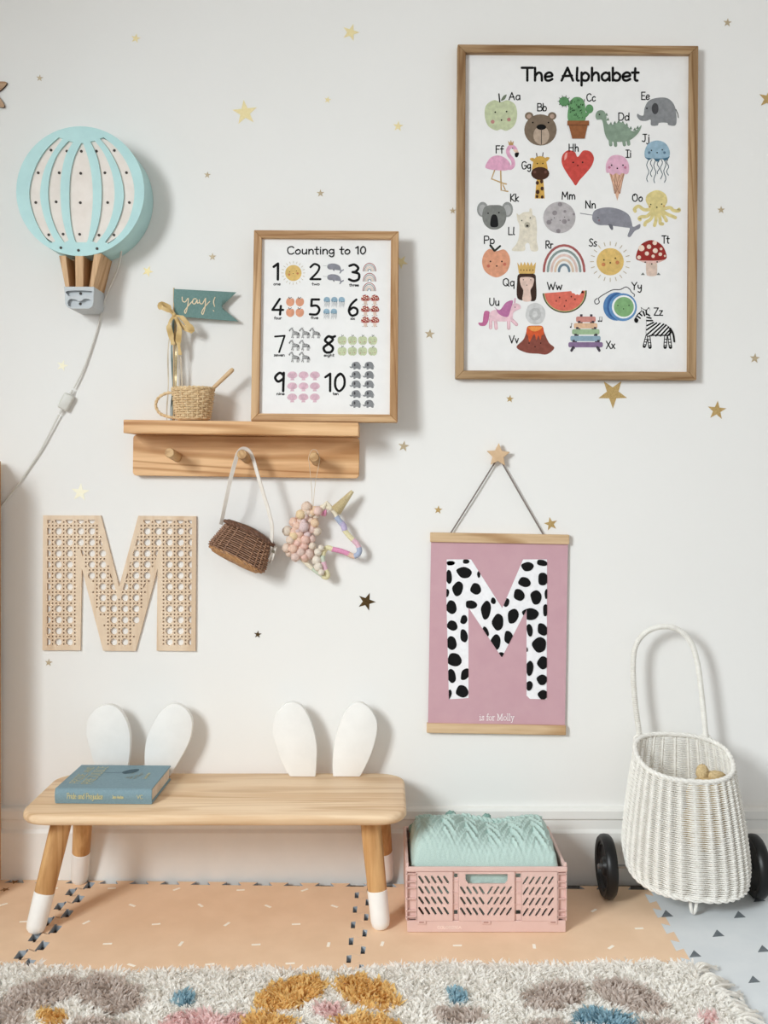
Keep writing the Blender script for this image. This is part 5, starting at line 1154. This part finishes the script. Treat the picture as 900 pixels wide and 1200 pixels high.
# raised cable on top
cb = braid([(bx0+(bx1-bx0)*(.05+.9*i/30), by0+(by1-by0)*(.74+.06*math.sin(i*.25)), ZB0+.006+blz(.05+.9*i/30, .74+.06*math.sin(i*.25))+.0005) for i in range(31)], .0032, .003, 13, closed=False, n=150)
build('cable_stitch', cb, MINT, bl, 60, norm=False)
POM = M('mint_pompom', (140, 178, 168), (118, 156, 147), 500, .95, bmp=.6)
for px_, py2, r_ in ((485, 976, .011), (528, 961.5, .0115), (570, 964, .010), (613, 966.5, .011)):
    c = P(px_, py2-5, .060); c.x = max(c.x, bx0+.006); mb = MB().sphere((0, 0, 0), 1, 0, 16, 10)
    mb.v = [c+Vector(p)*r_*(1+.14*math.sin(9*p[0]+3)*math.sin(8*p[2]+5*p[1])) for p in mb.v]; build('pompom', mb, POM, bl, 80)

# ---------------------------------------------------------------- white wicker trolley
WW = M('white_wicker', (238, 236, 230), (226, 223, 216), 90, .5); RUB = M('black_rubber', (15, 15, 16), (11, 11, 12), 40, .4); HUB = M('black_plastic', (24, 24, 25), (19, 19, 20), 40, .4); STEEL = M('steel', (170, 170, 172), (150, 150, 152), 60, .3, .9)
tx = .6065; ocw = .128
tr = thing('wicker_trolley', (tx+.003, -ocw, TT), 'white wicker trolley basket with tall handle and black wheels', 'trolley')
zb0 = .052
def tr_pos(t, v):
    a, s_ = sup(t, .82); s_ = -s_            # s_ > 0 is the front (towards the room)
    f = .126*(1-.235*v**1.5)*(1-.05*max(0, .12-v)/.12)
    dpt = (.080 if s_ > 0 else .072)*(1-.20*v**1.4)
    ztop_ = .336-.060*((s_+1)/2)**1.1-.006*a
    zbt = .084-.036*s_-.011*a       # the basket is tipped back on its wheels
    return Vector((tx+.004-.004*v+f*a, -(ocw-.004)-dpt*s_*(.985 if s_ > 0 else 1), zbt+(ztop_-zbt)*v))
tag(build('woven_body', wicker(MB(), tr_pos, 32, 54, .0015, .0017, .012, .985, .0022, 8, rib=True), WW, tr, 60, norm=False), kind='stuff')
build('top_rim', braid([tr_pos(2*PI*i/60, 1.0) for i in range(60)], .0030, .0024, 17, 3, n=260), WW, tr, 60, norm=False)
build('bottom_rim', braid([tr_pos(2*PI*i/60, .008) for i in range(60)], .0026, .0022, 22, 2, n=260), WW, tr, 60, norm=False)
build('basket_floor', MB().add([tr_pos(2*PI*i/48, .02)*1 for i in range(48)]+[tr_pos(2*PI*i/48, .03) for i in range(48)], [tuple(range(47, -1, -1)), tuple(range(48, 96))]+[(i, (i+1) % 48, 48+(i+1) % 48, 48+i) for i in range(48)]), WW, tr, 0)
hp = [(749.5, 866), (748.5, 855), (743.8, 818), (742, 781), (745, 757), (757, 741), (775, 734.5), (794, 737.5), (809, 752), (817, 776), (822, 812), (826.4, 856), (827, 868)]
hpath = smooth([tuple(P(x, y, .058-.010*math.sin(PI*i/12))) for i, (x, y) in enumerate(hp)], 10, False)
hb_ = MB(); dense = [Vector(p) for p in hpath]; hb_.tube(dense, .0046, 12)
# wrapping: a coil round the handle
L_ = [0]
for i in range(1, len(dense)): L_.append(L_[-1]+(dense[i]-dense[i-1]).length)
coil = []; turns = int(L_[-1]/.0042)
for k in range(turns*8+1):
    d = L_[-1]*k/(turns*8); i = max(j for j in range(len(L_)) if L_[j] <= d+1e-9); i = min(i, len(L_)-2); q = (d-L_[i])/(L_[i+1]-L_[i]); p = dense[i]*(1-q)+dense[i+1]*q
    t = (dense[i+1]-dense[i]).normalized(); a = Vector((0, -1, 0)); b2 = t.cross(a).normalized(); a = b2.cross(t); ph = 2*PI*k/8; coil.append(p+(a*math.cos(ph)+b2*math.sin(ph))*.0046)
hd = build('handle', hb_, WW, tr, 60); build('handle_wrap', MB().tube(coil, .0020, 4), WW, hd, 60, norm=False)
for x, y in ((750, 868), (827, 868)):
    c = P(x, y, .058); build('handle_lashing', braid([c+Vector((.011*math.cos(2*PI*i/16), .004*math.sin(2*PI*i/16), .012*math.sin(2*PI*i/16))) for i in range(16)], .0024, .0014, 5, n=50), WW, hd, 60, norm=False)
zw = TT+.0635; wo = .100
for sx, xw in ((-1, .4555), (1, .7600)):
    ax = Matrix.Rotation(PI/2*sx, 3, 'Y')
    wl = build('wheel', MB().lathe([(.049, -.010), (.058, -.0115), (.0622, -.007), (.0632, 0), (.0622, .007), (.058, .0115), (.049, .010), (.047, .006), (.046, -.006), (.049, -.010)], (xw, -wo, zw), ax, 48, cap=False), RUB, tr, 40)
    build('wheel_rim', MB().lathe([(.0475, -.006), (.0475, .0065), (.043, .0075), (.041, .0035), (.020, .0025), (.016, .0095), (.006, .0105), (.006, -.006)], (xw, -wo, zw), ax, 40), HUB, wl, 30)
    build('axle_nut', MB().lathe([(.0055, .010), (.0055, .016), (.003, .018)], (xw, -wo, zw), ax, 10), STEEL, wl, 30)
build('axle', MB().tube([(.4585, -wo, zw), (.7570, -wo, zw)], .004, 10), STEEL, tr)
build('foot', MB().tube(smooth([tuple(P(808.5, 1052, .186)), tuple(P(810, 1066, .188)), tuple(G(812.5, 1070, TT+.0045)), tuple(P(815, 1066, .188)), tuple(P(817, 1052, .186))], 5, False), .0034, 8), WW, tr)
# plush toy peeping out
PL = M('tan_plush', (222, 196, 148), (196, 168, 120), 300, .95, bmp=.6)
pt_ = thing('plush_toy', (.655, -.13, .075), 'tan plush toy peeping out of the wicker trolley', 'soft toy')
def blob(name, c, r_, sq, par, jig=.08):
    mb = MB().sphere((0, 0, 0), 1, 0, 28, 18)
    mb.v = [Vector(c)+Vector((p[0]*sq[0], p[1]*sq[1], p[2]*sq[2]))*r_*(1+jig*math.sin(13*p[0]+4*p[2])*math.sin(11*p[1]+9*p[2])) for p in mb.v]; return build(name, mb, PL, par, 80)
blob('body', (.645, -.128, .168), .046, (1, .75, 1.1), pt_, .02)
blob('head', (.652, -.128, .225), .042, (1, .85, 1), pt_, .03)
blob('ear', tuple(P(823, 905, .125)), .0150, (.85, .7, 1.05), pt_, .12); blob('ear', tuple(P(838, 909, .125)), .0130, (1.6, .8, .75), pt_, .12)

# ---------------------------------------------------------------- shag rug
RZ = TT+.001; PH = .016
rug = thing('shag_rug', (.0, -.85, TT), 'cream shaggy rug tufted with grey and mustard flowers', 'rug')
RX0, RX1, RY0, RY1 = -.98, .535, -.412, -1.40
back_at = lambda x: RY0+.012*math.sin(x*5)+.006*math.sin(17*x)
right_at = lambda y: RX1+(-(y)-.405)*.10
def PILE(name, rgb):
    m, nt, b = nodes(name, .95, 0, .1)
    n = noise(nt, coords(nt, (1, 1, 1), False), 70, 3); r = ramp(nt, n.outputs['Fac'], [(.35, tuple(v*.985 for v in rgb)), (.65, rgb)])
    nt.links.new(r.outputs[0], b.inputs['Base Color'])
    tl = nt.nodes.new('ShaderNodeBsdfTranslucent'); nt.links.new(r.outputs[0], tl.inputs['Color'])
    mx = nt.nodes.new('ShaderNodeMixShader'); mx.inputs[0].default_value = .55
    nt.links.new(b.outputs[0], mx.inputs[1]); nt.links.new(tl.outputs[0], mx.inputs[2]); nt.links.new(mx.outputs[0], nt.nodes['Material Output'].inputs['Surface'])
    return m
CRM = PILE('cream_pile', (255, 253, 249)); GRYP = PILE('taupe_pile', (230, 219, 211)); MUSP = PILE('mustard_pile', (248, 214, 142)); PNKP = PILE('pink_pile', (250, 226, 224)); BLUP = PILE('blue_pile', (166, 202, 216))
base = [(RX0, back_at(RX0)+.0)]+[(RX0+(RX1-RX0)*i/30, back_at(RX0+(RX1-RX0)*i/30)) for i in range(1, 31)]+[(right_at(RY1), RY1), (RX0, RY1)]
k = len(base); mb = MB().add([(x, y, RZ+.010) for x, y in base]+[(x, y, RZ-.0005) for x, y in base], [tuple(range(k)), tuple(range(2*k-1, k-1, -1))]+[(i, k+i, k+(i+1) % k, (i+1) % k) for i in range(k)])
build('backing', mb, CRM, rug, 0)
pat = [(GRYP, 'grey_petal', 46, 1163, 56, 17, -.28), (GRYP, 'grey_petal', 128, 1162, 45, 22, .22), (GRYP, 'grey_petal', 4, 1192, 22, 14, 0), (GRYP, 'grey_petal', 122, 1199, 40, 9, .1), (MUSP, 'mustard_centre', 62, 1188, 23, 9, 0), (BLUP, 'blue_dot', 215, 1167, 13, 8, 0), (PNKP, 'pink_dot', 226, 1194, 40, 13, 0),
       (MUSP, 'mustard_petal', 340, 1161, 47, 19, -.3), (MUSP, 'mustard_petal', 430, 1160, 42, 19, .35), (MUSP, 'mustard_petal', 315, 1196, 37, 12, .05), (MUSP, 'mustard_petal', 430, 1195, 43, 11, .05), (PNKP, 'pink_centre', 385, 1180, 17, 9, 0), (BLUP, 'blue_dot', 537, 1165, 14, 8, 0), (GRYP, 'grey_dot', 536, 1187, 34, 11, .05),
       (GRYP, 'grey_petal', 650, 1164, 41, 17, -.15), (GRYP, 'grey_petal', 738, 1164, 47, 17, .32), (BLUP, 'blue_centre', 702, 1189, 36, 9, 0), (GRYP, 'grey_petal', 640, 1199, 26, 7, 0), (GRYP, 'grey_petal', 768, 1199, 26, 7, 0), (PNKP, 'pink_dot', 831, 1190, 13, 8, 0)]
# the pattern goes on towards the room, out of the picture
for i in range(9):
    a_ = i*2.4
    pat.append((( MUSP, GRYP, PNKP, BLUP)[i % 4], ('mustard_petal', 'grey_petal', 'pink_dot', 'blue_dot')[i % 4], 60+i*95, 1290+70*math.sin(a_), 60, 34, .4*math.sin(a_)))
rs = np.random.RandomState(3)
NA, NB = 44000, 30000
X = rs.uniform(RX0, RX1+.1, NA+NB); Y = np.concatenate([RY0+.02-rs.rand(NA)*.27, RY0-.25-rs.rand(NB)*(RY0-.25-RY1)])
ok = (X < RX1+(-(Y)-.405)*.10) & (Y < RY0+.012*np.sin(X*5)+.006*np.sin(17*X)); X = X[ok]; Y = Y[ok]
dep = D+Y; px_ = 450+X*F/dep; py3 = HY+(H-RZ-.02)*F/dep
owner = np.full(len(X), -1)
for i, (m, nm, cx_, cy_, rx, ry, ro) in enumerate(pat):
    dx, dy = px_-cx_, py3-cy_-2; c_, s_ = math.cos(ro), math.sin(ro); u = (dx*c_+dy*s_)/rx; v = (-dx*s_+dy*c_)/ry
    owner[(u*u+v*v < .84+.10*np.sin(9*np.arctan2(v, u)+i)) & (owner < 0)] = i
def tufts(name, sel, m, hgt, par=None):
    x, y = X[sel], Y[sel]; n = len(x)
    if n == 0: return
    clx = np.sin(x*61+3*np.sin(y*47))*.6; cly = np.cos(y*53+2.5*np.sin(x*71))*.6
    az = rs.uniform(0, 2*PI, n); ln = rs.uniform(.35, 1.0, n)
    kk_ = .9 if par is None else .55
    lx = kk_*np.cos(az)*ln+clx*.55; ly = kk_*np.sin(az)*ln+cly*.55-.15
    hh = hgt*rs.uniform(.75, 1.12, n); wd_ = rs.uniform(.0017, .0029, n)*(1+.8*(y < RY0-.26)); wa = rs.uniform(0, PI, n)
    wx, wy = np.cos(wa)*wd_, np.sin(wa)*wd_
    V = np.zeros((n, 7, 3)); z0 = RZ+.008
    for k_, (t, ws) in enumerate(((0, 1.0), (.45, 1.15), (.8, .95))):
        bx, by, bz = x+lx*hh*t*t, y+ly*hh*t*t, z0+hh*(t-.12*t*t*ln)
        V[:, 2*k_] = np.stack([bx-wx*ws, by-wy*ws, bz], 1); V[:, 2*k_+1] = np.stack([bx+wx*ws, by+wy*ws, bz], 1)
    V[:, 6] = np.stack([x+lx*hh, y+ly*hh, z0+hh*(1-.12*ln)], 1)
    rl = root_matrix(rug).inverted().translation; V += np.array(rl)
    me = bpy.data.meshes.new(name); b0 = np.arange(n)*7
    fs_ = np.concatenate([np.stack([b0, b0+1, b0+3, b0+2], 1), np.stack([b0+2, b0+3, b0+5, b0+4], 1)]); tr_ = np.stack([b0+4, b0+5, b0+6], 1)
    nl = fs_.size+tr_.size
    me.vertices.add(n*7); me.vertices.foreach_set('co', V.ravel()); me.loops.add(nl)
    me.loops.foreach_set('vertex_index', np.concatenate([fs_.ravel(), tr_.ravel()])); me.polygons.add(len(fs_)+n)
    st = np.concatenate([np.arange(len(fs_))*4, fs_.size+np.arange(n)*3]); me.polygons.foreach_set('loop_start', st)
    me.update(calc_edges=True); me.validate()
    o = link(name, me, m, rug, 0); return tag(o, kind='stuff')
tufts('cream_pile', owner < 0, CRM, PH)
for i, (m, nm, *_r) in enumerate(pat): tufts(nm, owner == i, m, PH*1.25, 1)
# knotted fringe on the right end
rr_ = random.Random(5)
for i in range(16):
    y = RY0-.012-i*.062 if i > 5 else RY0-.012-i*.030; x = right_at(y)-.004; mb = MB()
    for k in range(9):
        a = rr_.uniform(-.5, .9); l_ = rr_.uniform(.03, .055); yy = y+rr_.uniform(-.012, .012)
        mb.tube(smooth([(x, yy, RZ+.012), (x+l_*.35, yy+a*.012, RZ+.014+rr_.uniform(0, .008)), (x+l_*.75, yy+a*.03, RZ+.006+rr_.uniform(0, .008)), (x+l_, yy+a*.05, RZ+.003)], 4, False), [.0022]*12+[.0010], 5)
    build('fringe_tassel', mb, CRM, rug, 60, norm=False)
